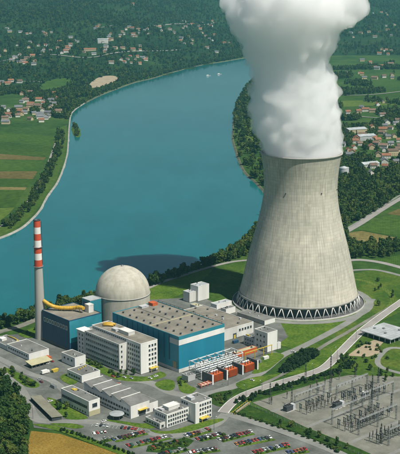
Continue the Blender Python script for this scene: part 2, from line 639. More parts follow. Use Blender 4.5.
# fields
px_sheet('dike', [(-20, 240), (0, 235), (19, 226), (31, 216), (39, 207), (46, 194), (57, 178), (64, 157), (66, 141), (67, 125), (58, 128), (57, 142), (54, 155), (44, 176), (35, 192), (26, 207), (12, 219), (0, 227), (-20, 233)], 0.10, 'dike_grass')
CLEAR = [([(89, 86), (96, 79.5), (106, 76.5), (116, 77), (119, 81), (114, 84.5), (104, 87.5), (92, 91)], 'sand_pit', 'gravel_tan'), ([(38, 92), (45, 83), (62, 79), (72, 81), (66, 88), (50, 92)], 'hill_meadow', 'crop_green')]
for pl, nm, mt in CLEAR:                              # open patches draped on the valley side
    P = [hit(*q_) for q_ in pl]
    cx_, cy_ = sum(p.x for p in P) / len(P), sum(p.y for p in P) / len(P)
    mb = MB()
    rings = 7
    Q = smooth([Vector((p.x, p.y, 0)) for p in P], 5, True)
    for r_ in range(rings + 1):
        for p in Q:
            x_, y_ = cx_ + (p.x - cx_) * r_ / rings, cy_ + (p.y - cy_) * r_ / rings
            mb.v.append((x_, y_, terr(x_, y_) + 1.6))
    nq = len(Q)
    for r_ in range(rings):
        for i in range(nq):
            j = (i + 1) % nq
            mb.face([r_ * nq + i, (r_ + 1) * nq + i, (r_ + 1) * nq + j, r_ * nq + j], 0, True)
    struct(mb.build(nm, mt))
FZ = 0.04
for nm, pl, mt in [
    ('crop_field', [(-30, 129), (56, 137), (52, 146), (-30, 139)], 'crop_green'),
    ('crop_field', [(-30, 139.6), (51, 146.5), (47, 157), (-30, 151)], 'crop_dark'),
    ('crop_field', [(-30, 151.5), (46, 157.4), (44, 160), (-30, 159)], 'crop_brown'),
    ('crop_field', [(-30, 159.4), (43.7, 160.5), (38, 171), (-30, 171)], 'crop_green'),
    ('crop_field', [(-30, 171.3), (37.5, 171.3), (33, 179), (-30, 178)], 'crop_brown'),
    ('crop_field', [(-30, 178.5), (32.6, 179.5), (27, 187), (-30, 186)], 'crop_dark'),
    ('crop_field', [(-30, 186.4), (26.7, 187.4), (25, 190), (-30, 189.6)], 'crop_tan'),
    ('crop_field', [(-30, 190), (24.8, 190.4), (15, 207), (-30, 209)], 'crop_dark'),
    ('crop_field', [(-30, 209.4), (14.6, 207.6), (9, 214), (-2, 222), (-30, 226)], 'crop_light'),
    ('crop_field', [(345, 233), (362, 231), (398, 238), (392, 242), (345, 247)], 'crop_tan'),
    ('crop_field', [(356, 229), (384, 216), (430, 220), (430, 238), (399, 237)], 'crop_green'),
    ('crop_field', [(387, 214), (398, 209), (430, 209), (430, 219)], 'crop_brown'),
    ('crop_field', [(399, 207), (404, 203), (430, 200), (430, 208)], 'crop_light'),
    ('crop_field', [(366, 261), (430, 250), (430, 268), (400, 267)], 'crop_green'),
    ('crop_field', [(345, 82), (420, 78), (420, 86), (345, 90)], 'crop_green'),
    ('crop_field', [(341, 101), (420, 99), (420, 104), (341, 107)], 'crop_light'),
    ('crop_field', [(341, 108), (420, 105), (420, 112), (341, 113)], 'crop_dark'),
    ('crop_field', [(345, 92), (420, 88), (420, 97), (345, 98)], 'crop_dark'),
    ('meadow', [(242, 135), (248, 118), (253, 112), (256, 130), (252, 150), (246, 152)], 'crop_light'),
    ('gold_field', [(31, 431), (60, 434), (96, 446), (132, 456), (132, 480), (20, 480)], 'crop_gold'),
    ('lawn', [(146, 288), (166, 281), (200, 271), (214, 268), (205, 280), (186, 292), (168, 301), (148, 303)], 'lawn'),
    ('meadow', [(196, 284), (214, 272), (236, 262), (250, 257), (262, 262), (258, 280), (236, 300), (215, 304)], 'meadow'),
    ('meadow', [(352, 274), (372, 270), (420, 277), (420, 303), (362, 330), (325, 356), (290, 345), (345, 325), (362, 302)], 'meadow'),
    ('lawn', [(272, 327), (282, 320), (300, 322), (330, 320), (352, 314), (346, 322), (332, 330), (306, 343), (292, 349), (279, 345), (283, 337)], 'lawn'),
    ('meadow', [(325, 364), (362, 335), (398, 345), (420, 352), (420, 388), (398, 391), (346, 373), (334, 376)], 'meadow'),
]:
    FZ += 0.006
    px_sheet(nm, pl, FZ, mt)
ft = [(0, 226.5), (12, 218.5), (25.5, 206), (34.5, 191), (43.5, 175), (49, 162), (56, 143)]
px_road('farm_track', [(-30, 236)] + ft, 5, 0.25, 'road_pale')
px_road('shore_path', [(-40, 345), (0, 332), (18, 327), (38, 319)], 9, 0.25, 'gravel')
px_road('shore_path', [(146, 289), (165, 281), (180, 276.5), (205, 268.5), (232, 262), (252, 260)], 6, 0.256, 'road_pale')
px_road('country_road', [(344, 233), (360, 224), (380, 211), (398, 200), (430, 182)], 9, 0.25, 'road_pale')
px_road('country_road', [(344, 230), (358, 222), (378, 209), (398, 196.5), (430, 178)], 4, 0.252, 'asphalt_pale')
px_road('perimeter_road', [(345, 261), (360, 260), (380, 262.5), (402, 268), (430, 276)], 9, 0.26, 'road_pale')
px_road('meadow_path', [(352, 270.5), (375, 270), (400, 275.5), (430, 284)], 6, 0.25, 'asphalt_pale')
px_road('mown_strip', [(352, 279), (368, 282), (384, 289), (393, 298), (388, 308), (372, 320)], 6, 0.245, 'crop_light')
px_road('mown_strip', [(355, 291), (366, 294), (371, 300), (366, 308), (352, 318)], 5, 0.246, 'crop_light')

# the plant yard, roads and lawns
px_sheet('plant_yard', [(-30, 372), (-30, 345), (4, 336), (40, 331), (150, 300), (200, 297), (240, 312), (280, 322), (288, 337), (270, 350), (284, 355), (262, 374), (240, 386), (231, 398), (226, 407), (232, 417),
                        (262, 428), (310, 444), (345, 458), (345, 470), (138, 470), (122, 454), (92, 443), (60, 431), (34, 428), (27, 400), (12, 382)], 0.24, 'asphalt')
tw = W(229.6, 75.4)
ring = [tw + Vector((math.cos(a) * 74, math.sin(a) * 74, 0)) for a in np.linspace(R(-175), R(75), 30)]
ribbon('tower_ring_road', ring, 8, 0.275, 'asphalt_pale', n=1)
px_road('plant_road', [(372, 299), (360, 314), (344, 325), (322, 337), (300, 348), (282, 356), (262, 372), (236, 387)], 8, 0.285, 'asphalt_pale')
px_road('rail_siding', [(402, 300), (372, 318), (350, 331), (322, 347), (308, 358), (290, 370), (262, 385)], 4.5, 0.295, 'gravel')
R2 = [(430, 281), (400, 303), (378, 319), (360, 333), (340, 353), (328, 365), (318, 371), (300, 377), (280, 383), (258, 390), (242, 396.5), (231, 404), (223, 413)]
px_road('access_road', R2, 7.6, 0.345, 'road_pale')
px_road('access_road_kerb', R2, 0.8, 0.50, 'kerb', off=4.1)
px_road('access_road_kerb', R2, 0.8, 0.50, 'kerb', off=-4.1)
px_road('yard_road', [(-20, 360), (0, 366), (14, 381), (25, 397), (31, 412), (38, 420), (58, 422), (90, 422), (120, 426), (150, 433), (172, 436), (196, 431), (216, 424), (226, 414)], 8.5, 0.265, 'asphalt_pale')
px_road('yard_road', [(-20, 350), (4, 361), (30, 374), (52, 381), (68, 394)], 7, 0.27, 'asphalt_pale')
px_road('yard_road', [(226, 414), (262, 425), (300, 438), (345, 456), (370, 468)], 8, 0.335, 'asphalt_pale')
px_road('yard_road', [(120, 379), (150, 383), (172, 393), (196, 396), (216, 392), (240, 384), (262, 372)], 9, 0.28, 'asphalt_pale')
LAWNS = [
    ('lawn', [(155, 384), (164, 380), (173, 381), (175, 387), (170, 391), (160, 389)]),
    ('lawn', [(177, 378), (183, 377), (188, 385), (196, 389), (190, 394), (181, 392), (178, 385)]),
    ('lawn', [(84, 359), (102, 366), (120, 374), (146, 377), (160, 372), (166, 376), (150, 381), (122, 381), (100, 373), (84, 366)]),
    ('lawn', [(168, 431.5), (192, 425), (214, 419.5), (224, 420), (206, 427), (186, 432.5), (160, 434), (150, 430)]),
    ('lawn_dark', [(206, 398), (216, 393), (233, 390), (240, 388), (228, 400), (222, 407), (212, 404)]),
    ('lawn', [(236, 384), (252, 378), (272, 375), (281, 374), (262, 383), (244, 390)]),
    ('lawn', [(262, 357), (274, 353), (284, 356), (276, 364), (266, 371), (252, 374), (258, 365)]),
    ('lawn', [(47, 398), (58, 401), (74, 410), (88, 418.5), (66, 419), (54, 408)]),
    ('lawn', [(102, 420), (118, 421), (142, 424), (152, 421), (158, 418), (166, 422), (150, 429), (122, 424)]),
    ('lawn', [(60, 378), (68, 374), (78, 381), (70, 385)]),
    ('lawn', [(4, 368), (14, 371), (38, 383), (36, 388), (24, 386), (10, 375)]),
    ('lawn', [(50, 424), (72, 424), (84, 427), (76, 429), (62, 427)]),
    ('lawn', [(33, 425), (48, 425), (66, 429), (96, 440.5), (134, 454), (140, 462), (128, 458), (92, 444.5), (60, 432)]),
    ('lawn_dark', [(251, 406), (300, 425.5), (374, 456), (366, 462), (330, 446), (290, 430.5), (256, 419), (234, 412), (240, 405)]),
    ('lawn_dark', [(258, 392), (282, 385.5), (302, 380), (321, 374), (331, 369.5), (345, 374.5), (330, 378), (300, 386), (262, 398), (250, 401.5), (240, 403)]),
    ('lawn', [(284, 375.5), (302, 368), (322, 353), (345, 338), (357, 331), (340, 348), (326, 361), (314, 369), (296, 375)]),
    ('lawn', [(20, 333), (40, 327), (50, 331), (34, 338), (22, 337)]),
]
for li, (mt, pl) in enumerate(LAWNS):
    px_sheet('lawn', pl, 0.38 + 0.007 * li, mt, rounded=4, skirt=0.25)
yardS = [W(0, -89), W(87, -96), W(104, -101), W(150, -150), W(150, -260), W(-22, -260), W(-10, -236)]
sheet('switchyard_gravel', [(p.x, p.y) for p in yardS], 0.255, 'gravel')
for k, t in enumerate((-112, -150, -190, -222)):
    ribbon('switchyard_path', [W(-2, t), W(50, t), W(110, t)], 3.5, 0.27, 'asphalt_pale', n=1)
px_sheet('paved_patch', [(347, 356), (358, 348), (374, 340), (384, 342), (378, 348), (384, 352), (368, 357)], 0.26, 'gravel_tan')
px_road('service_path', [(420, 352), (392, 348), (380, 356), (378, 364), (388, 370), (420, 378)], 5, 0.262, 'asphalt_pale')

# ------------------------------------------------------------------ building kit
WIN = {}
ROOF = {}
EXTRA = []


def window_mesh(w, h):
    k = (round(w, 2), round(h, 2))
    if k not in WIN:
        mb = MB()
        f = 0.12
        for x0, x1, z0, z1 in ((-w / 2, w / 2, 0, f), (-w / 2, w / 2, h - f, h), (-w / 2, -w / 2 + f, f, h - f), (w / 2 - f, w / 2, f, h - f)):
            mb.box(x0, x1, -0.16, 0.0, z0, z1, 0)
        mb.box(-w / 2 + f, w / 2 - f, -0.05, 0.0, f, h - f, 1)
        mb.box(-w / 2 - 0.1, w / 2 + 0.1, -0.28, 0.0, -0.12, -0.01, 0)
        WIN[k] = mb.mesh('window', ['steel_grey', 'glass'])
    return WIN[k]


def building(name, label, cat, s0, t0, Lu, Lv, h, wall='white_wall', roof='roof_gravel', par=0.7, trim=None, wall_name='wall'):
    o = thing(name, label, cat, W(s0, t0, 0.1), ANG)
    MB().box(0, Lu, 0, Lv, -0.3, h - par).build(wall_name, wall, o)
    MB().box(-0.1, Lu + 0.1, -0.1, Lv + 0.1, -0.35, 0.55).build('plinth', 'dark_concrete', o)
    if max(Lu, Lv) < 40 and h < 26:
        for kx in range(3):
            x_, y_ = rnd.uniform(1.2, Lu - 2.2), rnd.uniform(1.2, Lv - 2.2)
            EXTRA.append((o, x_, y_, h - par + 0.25))
    mb = MB()
    k = 0.4
    mb.box(-0.06, Lu + 0.06, -0.06, k, h - par, h)
    mb.box(-0.06, Lu + 0.06, Lv - k, Lv + 0.06, h - par, h)
    mb.box(-0.06, k, k, Lv - k, h - par, h)
    mb.box(Lu - k, Lu + 0.06, k, Lv - k, h - par, h)
    mb.build('parapet', trim or wall, o)
    ROOF[o.name] = MB().box(k, Lu - k, k, Lv - k, h - par, h - par + 0.25).build('roof', roof, o)
    return o


def windows(o, face, n, rows, a0, a1, z0, z1, w, h, skip=0.0, plane=0.0):
    me = window_mesh(w, h)
    for r in range(rows):
        z = z0 + (z1 - z0) * (r / max(rows - 1, 1) if rows > 1 else 0)
        for i in range(n):
            if rnd.random() < skip:
                continue
            a = a0 + (a1 - a0) * (i + 0.5) / n
            if face == 'R':
                link('window', me, o, (a, plane, z), 0)
            else:
                link('window', me, o, (plane, a, z), -math.pi / 2)


def band(o, name, mat, face, a0, a1, z0, z1, thick=0.12, plane=0.0):
    if face == 'R':
        return MB().box(a0, a1, plane - thick, plane, z0, z1).build(name, mat, o)
    return MB().box(plane - thick, plane, a0, a1, z0, z1).build(name, mat, o)


def roofbox(o, name, mat, x0, x1, y0, y1, z, h):
    return MB().box(x0, x1, y0, y1, z, z + h * 0.88).box(x0 - 0.15, x1 + 0.15, y0 - 0.15, y1 + 0.15, z + h * 0.88, z + h).build(name, mat, ROOF.get(o.name, o))


# ---- turbine hall
HALL_H = 32.3
hall = building('turbine_hall', 'huge blue clad turbine hall with a white band below its flat roof', 'hall', 0, 0, 53, 92, HALL_H, 'blue_clad', 'roof_gravel', 0.8, 'teal_metal')
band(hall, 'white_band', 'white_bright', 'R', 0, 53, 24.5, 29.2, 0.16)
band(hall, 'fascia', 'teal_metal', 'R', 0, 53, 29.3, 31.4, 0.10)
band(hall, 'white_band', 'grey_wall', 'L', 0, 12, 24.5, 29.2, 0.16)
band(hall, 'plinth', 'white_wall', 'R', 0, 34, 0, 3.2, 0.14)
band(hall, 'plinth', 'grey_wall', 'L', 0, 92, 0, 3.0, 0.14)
band(hall, 'door', 'gravel_tan', 'L', 3, 7.5, 3.1, 9.0, 0.2)
for a in np.arange(4.5, 92, 7.3):
    band(hall, 'pilaster', 'blue_dark', 'L', a + 8 if a < 9 else a, (a + 8 if a < 9 else a) + 0.6, 9.1, 31.4, 0.22)
for i in range(4):
    for j in range(9):
        x, y = 7 + i * 12.8 + rnd.uniform(-1, 1), 6 + j * 9.8 + rnd.uniform(-1, 1)
        MB().tube([(x, y, 31.7), (x, y, 32.7)], 0.7, 8).tube([(x, y, 32.7), (x, y, 33.1)], 1.0, 8).build('roof_vent', 'trim_dark', ROOF[hall.name])
MB().box(1, 52, 40, 41.0, 31.76, 32.1).build('roof_walkway', 'roof_beige', ROOF[hall.name])
MB().box(26, 27, 41.0, 91, 31.76, 32.1).build('roof_walkway', 'gravel', ROOF[hall.name])
for i in range(16):
    y = 3 + i * 5.8
    MB().box(52.55, 52.8, y, y + 0.2, 32.3, 33.6).build('railing_post', 'steel_dark', hall)
MB().box(52.55, 52.75, 2, 91, 33.6, 33.75).build('railing', 'steel_dark', hall)
roofbox(hall, 'roof_hatch', 'orange_red', 40, 46, 83, 89.5, 31.8, 2.8)
roofbox(hall, 'roof_hatch', 'grey_wall', 28, 36, 84, 89, 31.8, 1.8)

# ---- hall annex
an = building('machine_annex', 'low wide grey roofed annex with white end wall behind the blue hall', 'annex', 53.2, 33, 68.8, 72, 11.3, 'white_wall', 'roof_gravel')
band(an, 'gate', 'trim_dark', 'R', 42, 46.5, 0.2, 5.2, 0.14)
band(an, 'gate', 'yellow_paint', 'R', 43, 45.5, 0.2, 3.8, 0.2)
windows(an, 'R', 5, 1, 49, 67, 6, 6, 2.2, 2.2)
for k in range(14):
    x, y = rnd.uniform(30, 66), rnd.uniform(4, 68)
    roofbox(an, 'roof_vent', rnd.choice(['grey_wall', 'roof_grey']), x, x + 1.6, y, y + 1.6, 10.8, 1.5)

# ---- reactor containment
rc = thing('reactor_building', 'round concrete reactor building with a hemispherical dome', 'reactor', W(39, 126.7, 0.1), ANG)
rr = 25.9
MB().lathe([(rr, -0.3), (rr, 35.2)], 96).build('drum', 'dome_concrete', rc)
MB().lathe([(rr + 0.02, 35.2), (rr + 0.45, 35.2), (rr + 0.45, 36.0), (rr + 0.02, 36.0)], 96).build('ring_beam', 'concrete', rc)
dm = MB().lathe([(rr * math.cos(a), 36.0 + rr * math.sin(a)) for a in np.linspace(0, R(89.3), 26)], 96, cap_top=True)
dm.build('dome', 'dome_concrete', rc)
MB().lathe([(1.3, 61.8), (1.3, 62.6), (0.7, 63.0)], 16, cap_top=True).build('dome_vent', 'steel_grey', rc)

# ---- chimney
ch = thing('chimney', 'tall slender chimney with red and white rings at its top', 'chimney', W(-36.6, 154.9, 0.1))


def chr_(z):
    return 3.05 + 2.1 * ((113 - z) / 113) ** 1.15


zb = np.linspace(113, 70, 8)
MB().lathe([(chr_(z), z) for z in np.linspace(-0.3, 70, 14)], 40).build('shaft', 'concrete', ch)
for i in range(7):
    MB().lathe([(chr_(z) + 0.03, z) for z in (zb[i + 1], (zb[i] + zb[i + 1]) / 2, zb[i])], 40).build('band', 'stripe_red' if i % 2 == 0 else 'stripe_white', ch)
MB().lathe([(chr_(113) + 0.03, 113), (chr_(113) + 0.25, 113), (chr_(113) + 0.25, 113.7), (2.2, 113.7), (2.2, 111)], 40).build('cap', 'trim_dark', ch)
MB().lathe([(2.4, 112), (0.01, 112)], 24).build('flue', 'tyre', ch)
for z in (69.6, 88):
    MB().lathe([(chr_(z) + 0.05, z), (chr_(z) + 1.0, z), (chr_(z) + 1.0, z + 0.35), (chr_(z) + 0.05, z + 0.35)], 32).build('platform', 'steel_grey', ch)
lx = chr_(40)
MB().box(chr_(70) + 0.1, chr_(70) + 0.5, -0.3, 0.3, 72, 112).build('ladder', 'steel_dark', ch)

# ---- dark blue block beside the chimney
bb = building('blue_block', 'dark blue square block with a row of pale framed windows beside the chimney', 'building', -38, 106, 36, 43.5, 29.3, 'blue_dark', 'roof_gravel', 0.8, 'blue_dark')
band(bb, 'teal_cladding', 'teal_metal', 'R', 0, 36, 8, 28.4, 0.12)
band(bb, 'plinth', 'dark_concrete', 'L', 0, 43.5, 0, 2.5, 0.15)
mbw = MB()
for x0, x1, z0, z1 in ((-1.5, 1.5, 0, 0.5), (-1.5, 1.5, 3.5, 4.0), (-1.5, -1.05, 0.5, 3.5), (1.05, 1.5, 0.5, 3.5)):
    mbw.box(x0, x1, -0.25, 0, z0, z1, 0)
mbw.box(-1.05, 1.05, -0.08, 0, 0.5, 3.5, 1)
mew = mbw.mesh('window', ['white_wall', 'glass'])
for i in range(9):
    link('window', mew, bb, (0, 4.5 + i * 4.3, 19.3), -math.pi / 2)
roofbox(bb, 'roof_plant_room', 'white_wall', 27.5, 33, 8, 14, 28.8, 7.5)
# yellow ventilation duct from the roof to the chimney
dp = [W(-14, 117, 33.5), W(-15, 122, 33.5), W(-17, 128, 32.0), W(-23, 134, 31.6), W(-27.5, 140, 31.8), W(-32, 145, 34.0), W(-35, 151.0, 37.5)]
vd = thing('ventilation_duct', 'fat yellow ventilation duct winding over the blue roof to the chimney', 'duct', W(-14, 117, 28.9))
sh = -Vector(vd.location)
pts = [p + sh for p in smooth(dp, 5)]
MB().tube(pts, 1.75, 14).build('pipe', 'duct_yellow', vd)
for k in range(3, len(pts) - 3, 3):
    d = (pts[k + 1] - pts[k - 1]).normalized()
    MB().tube([pts[k] - d * 0.25, pts[k] + d * 0.25], 1.98, 14).build('flange', 'duct_yellow', vd)
for k in (5, 11, 17):
    p = pts[k]
    MB().box(p.x - 0.35, p.x + 0.35, p.y - 0.35, p.y + 0.35, 0, p.z - 1.0).build('support', 'yellow_paint', vd)
tealb = building('teal_tower_block', 'small teal block with a pale cap standing between blue block and dome', 'building', -1.6, 124, 13, 13, 36.5, 'teal_metal', 'roof_pale', 0.6, 'roof_pale')
band(tealb, 'louvre', 'blue_dark', 'L', 1.5, 11.5, 30, 34, 0.1)

# ---- office slabs
of = building('office_slab', 'five storey grey white office slab with narrow bright end wall', 'building', -35.6, 36.5, 8.4, 49.5, 24.5, 'white_wall', 'roof_grey', 0.7)
for r in range(5):
    band(of, 'spandrel', 'grey_wall', 'L', 0.6, 48.9, 1.4 + r * 4.6, 2.6 + r * 4.6, 0.10)
windows(of, 'L', 16, 5, 1.2, 48.2, 2.75, 21.15, 2.1, 1.75)
windows(of, 'R', 1, 5, 1.0, 4.0, 2.75, 21.15, 1.4, 1.8)
ob = building('office_tower', 'six storey white office tower between the lower slab and the blue hall', 'building', -27.1, 18, 18.5, 69, 27.7, 'white_bright', 'roof_gravel', 0.7)
windows(ob, 'L', 6, 6, 1.0, 18.0, 2.6, 22.8, 1.5, 1.9)
windows(ob, 'L', 18, 1, 19.5, 68, 25.2, 25.2, 1.7, 1.2)
windows(ob, 'R', 3, 6, 8.0, 17.6, 2.6, 22.8, 1.9, 1.9)
band(ob, 'sunshade', 'grey_wall', 'L', 19, 68.5, 24.6, 24.95, 0.35)
roofbox(ob, 'roof_plant_room', 'white_wall', 6, 13, 24, 38, 27.2, 3.2)
roofbox(ob, 'roof_plant_room', 'grey_wall', 4.5, 9, 40, 46, 27.2, 2.4)
MB().tube([(6, 60, 28.6), (9, 57, 28.8), (12, 53, 28.6)], 1.1, 10).build('roof_duct', 'duct_yellow', ob)
MB().tube([(8, 63, 28.6), (12, 60, 28.8), (15, 54, 28.6)], 1.1, 10).build('roof_duct', 'duct_yellow', ob)
MB().box(9, 17, -3.0, -0.02, 3.6, 4.1).box(9.3, 9.6, -2.8, -2.5, 0, 3.6).box(16.4, 16.7, -2.8, -2.5, 0, 3.6).build('entrance_canopy', 'yellow_paint', ob)
stc = building('stair_block', 'narrow white stair block wedged between office slab and dark blue block', 'building', -35, 87.3, 8, 11, 22, 'white_wall', 'roof_pale', 0.6)
windows(stc, 'L', 2, 5, 1, 10, 2.5, 18, 1.5, 1.8)
MB().box(-1.0, 8.8, -1, 11.8, 22.7, 23.2).box(0.5, 1, 0.5, 1, 21.9, 22.7).box(7, 7.5, 0.5, 1, 21.9, 22.7).box(7, 7.5, 10, 10.5, 21.9, 22.7).box(0.5, 1, 10, 10.5, 21.9, 22.7).build('roof_canopy', 'white_bright', stc)
lk = building('link_block', 'grey roofed link block between the office slab and the dome', 'building', -26.9, 87.3, 42, 15, 20, 'grey_wall', 'roof_grey', 0.6)
for k in range(5):
    roofbox(lk, 'roof_vent', 'grey_wall', 4 + k * 7, 6 + k * 7, 4 + (k % 2) * 5, 6.5 + (k % 2) * 5, 19.5, 1.6)

# ---- low buildings on the left
ll = building('store_hall', 'long low grey store hall with a bright white end wall, left of the chimney', 'building', -79, 110, 21, 36, 6.6, 'white_bright', 'roof_grey', 0.6)
windows(ll, 'L', 9, 1, 2, 34, 3.2, 3.2, 2.2, 1.4)
lb = building('workshop_wing', 'flat wing with white roof box and curved yellow pipe at the photo edge', 'building', -79, 146.4, 17, 27, 4.8, 'grey_wall', 'roof_grey', 0.5)
roofbox(lb, 'roof_box', 'white_bright', 4, 9, 14, 20, 4.4, 2.2)
MB().tube([(15, 22, 5.2), (15.5, 12, 5.6), (14.5, 4, 5.6), (11, 1.5, 5.2)], 0.55, 8).build('roof_pipe', 'yellow_paint', lb)
ln = thing('lean_to_shed', 'low open shed with sloping beige roof in front of the store hall', 'shed', W(-88, 92, 0.1), ANG)
MB().hexa([(-0.6, -0.6, 3.0), (21, -0.6, 3.0), (21, 9.2, 4.6), (-0.6, 9.2, 4.6)], [(-0.6, -0.6, 3.3), (21, -0.6, 3.3), (21, 9.2, 4.9), (-0.6, 9.2, 4.9)]).build('roof', 'roof_beige', ln)
MB().box(0.2, 20.2, 8.2, 8.6, -0.2, 4.4).build('back_wall', 'grey_wall', ln)
for x in np.linspace(0.2, 20.0, 6):
    MB().box(x, x + 0.3, 0, 0.3, -0.2, 3.0).build('post', 'steel_grey', ln)
b1 = building('switch_house', 'small cubic white house in front of the office slab', 'building', -59, 69, 11.5, 20, 9.2, 'white_bright', 'roof_grey', 0.6)
windows(b1, 'L', 3, 1, 2, 18, 4.8, 4.8, 2, 1.6)
b2 = building('control_annex', 'low white annex with flat grey roof behind the saw-tooth workshop', 'building', -76, 35.5, 19, 21, 6.8, 'white_bright', 'roof_grey', 0.6)
windows(b2, 'L', 5, 1, 2, 19, 2.6, 2.6, 2.4, 1.6)
for k in range(4):
    roofbox(b2, 'roof_vent', 'yellow_paint', 6 + k * 3, 7 + k * 3, 13 + k, 14 + k, 6.3, 1.0)
sb = building('canteen_block', 'two storey white block with a long dark window strip beside the lawn', 'building', -113, -25, 10.5, 37, 12.5, 'white_bright', 'roof_grey', 0.6)
band(sb, 'plinth', 'roof_beige', 'R', 0, 10.5, 0, 4.2, 0.12)
windows(sb, 'L', 14, 1, 2, 35.5, 6.0, 6.0, 2.2, 2.1)
windows(sb, 'R', 1, 1, 2.5, 8.5, 6.6, 6.6, 4.6, 3.2)
windows(sb, 'L', 9, 1, 3, 34, 1.6, 1.6, 1.6, 1.3)
roofbox(sb, 'roof_vent', 'yellow_paint', 5, 8, 26, 30, 12.0, 0.9)
rcan = thing('entrance_canopy', 'round silver entrance canopy between the two white workshop buildings', 'canopy', W(-99, -41.5, 0.1))
MB().lathe([(0.01, 4.5), (5.6, 4.2), (6.0, 3.8), (0.01, 3.7)], 36).build('roof', 'roof_pale', rcan)
for a in range(6):
    x, y = 4.6 * math.cos(a * 1.047), 4.6 * math.sin(a * 1.047)
    MB().tube([(x, y, -0.2), (x, y, 3.9)], 0.2, 8).build('post', 'steel_grey', rcan)

# ---- saw-tooth workshop
sw = thing('workshop', 'white workshop hall with a saw-tooth roof of grey slopes', 'workshop', W(-92, -50, 0.1), ANG)
SL, SWD, SH = 60.0, 18.5, 10.2
MB().box(0, SWD, 0, SL, -0.3, SH).build('wall', 'white_bright', sw)
MB().box(SWD, 27, 0, SL - 8, -0.3, 7.6).build('side_aisle', 'white_bright', sw)
MB().box(SWD + 0.02, 26.6, 0.4, SL - 8.4, 7.6, 7.8).build('side_aisle_roof', 'roof_grey', sw)
nt_ = 5
tl = SL / nt_
for k in range(nt_):
    y0, y1 = k * tl, (k + 1) * tl
    MB().hexa([(0, y0, SH), (SWD, y0, SH), (SWD, y1 - 0.05, SH), (0, y1 - 0.05, SH)], [(0, y0, SH + 0.05), (SWD, y0, SH + 0.05), (SWD, y1 - 0.05, SH + 3.1), (0, y1 - 0.05, SH + 3.1)]).build('roof_tooth', 'white_wall', sw)
    rs = MB().hexa([(-0.2, y0 + 0.15, SH + 0.16), (SWD + 0.2, y0 + 0.15, SH + 0.16), (SWD + 0.2, y1 - 0.6, SH + 3.06), (-0.2, y1 - 0.6, SH + 3.06)],
                   [(-0.2, y0 + 0.15, SH + 0.34), (SWD + 0.2, y0 + 0.15, SH + 0.34), (SWD + 0.2, y1 - 0.6, SH + 3.24), (-0.2, y1 - 0.6, SH + 3.24)]).build('roof_slope', 'roof_grey', sw)
    MB().box(-0.3, SWD + 0.3, y1 - 0.58, y1 + 0.1, SH + 3.12, SH + 3.5).build('ridge_coping', 'white_bright', sw)
    for j in range(6):
        x = 1.2 + j * 2.8
        MB().box(x, x + 2.2, y1 - 0.04, y1 + 0.06, SH + 0.6, SH + 2.8).build('skylight', 'glass', rs)
windows(sw, 'L', 16, 1, 2, 56, 5.4, 5.4, 2.4, 1.7)
windows(sw, 'L', 12, 1, 2, 40, 1.9, 1.9, 2.4, 1.4)
band(sw, 'gate', 'trim_dark', 'R', 8, 14.5, 0, 5.0, 0.1)
MB().box(7, 15.5, -2.2, -0.02, 5.2, 5.7).build('gate_canopy', 'yellow_paint', sw)
windows(sw, 'R', 2, 1, 16, 18.4, 2, 2, 1.0, 2)
band(sw, 'door', 'trim_dark', 'R', 22, 23.4, 0, 2.6, 0.1)

# ---- administration block
ad = building('administration_wing', 'three storey white administration wing with rows of dark windows facing the car park', 'building', -83, -82, 22, 15, 11.2, 'white_bright', 'roof_grey', 0.6)
windows(ad, 'R', 9, 3, 0.8, 21, 1.6, 8.2, 1.5, 1.7)
windows(ad, 'L', 5, 2, 1.5, 13.5, 3.6, 7.4, 1.4, 1.7)
roofbox(ad, 'roof_plant_room', 'white_wall', 6, 17, 5, 12, 10.7, 3.0)
roofbox(ad, 'roof_box', 'grey_wall', 2, 4.5, 8, 12, 10.7, 1.4)
ad2 = building('administration_tower', 'four storey white administration tower at the car park entrance', 'building', -60.9, -89, 17, 17, 15.6, 'white_bright', 'roof_grey', 0.6)
MB().box(-1.2, 2.6, -1.6, -0.02, -0.3, 16.6).build('stair_shaft', 'white_bright', ad2)
windows(ad2, 'R', 5, 4, 4.0, 16.6, 1.8, 12.3, 1.7, 1.8)
windows(ad2, 'L', 3, 2, 8, 16, 9.2, 12.3, 1.5, 1.7, plane=0)
roofbox(ad2, 'roof_plant_room', 'grey_wall', 3, 7, 8, 14, 15.1, 2.2)
MB().box(4, 12, -3.5, -0.02, 3.0, 3.4).box(4.2, 4.5, -3.3, -3.0, -0.1, 3.0).box(11.4, 11.7, -3.3, -3.0, -0.1, 3.0).build('entrance_canopy', 'yellow_paint', ad2)
ad3 = building('gatehouse_annex', 'low grey annex attached to the left end of the administration wing', 'building', -88.2, -80, 5.1, 17, 5.0, 'white_wall', 'roof_grey', 0.5)
windows(ad3, 'R', 1, 1, 1, 4.2, 1.4, 1.4, 2.2, 1.9)
windows(ad3, 'L', 5, 1, 1, 16, 1.8, 1.8, 1.8, 1.6)

# ---- buildings between hall and cooling tower
p1 = building('pump_block', 'white windowless block with dark shaded side right of the blue hall', 'building', 92, -15, 12.7, 16.6, 18.6, 'white_bright', 'roof_grey', 0.6)
windows(p1, 'L', 3, 3, 2, 15, 3.5, 13.5, 1.6, 1.6)
p2 = building('pump_block_wing', 'low blue grey wing behind the white windowless block', 'building', 92.4, 1.8, 11, 14, 8.8, 'grey_wall', 'roof_grey', 0.6)
windows(p2, 'L', 4, 2, 1, 13, 1.6, 5, 1.5, 1.5)
roofbox(p2, 'roof_vent', 'yellow_paint', 2, 3, 9, 13, 8.3, 1.2)
p3 = building('pump_block_porch', 'tiny white porch against the bright end of the windowless block', 'building', 104.8, -15.4, 4.2, 5.5, 6.4, 'white_bright', 'roof_pale', 0.4)
q1 = building('water_treatment_tower', 'tall pale cubic block behind the annex beside the dark meadow', 'building', 150.2, 143, 15.5, 12, 16.5, 'white_bright', 'roof_pale', 0.5)
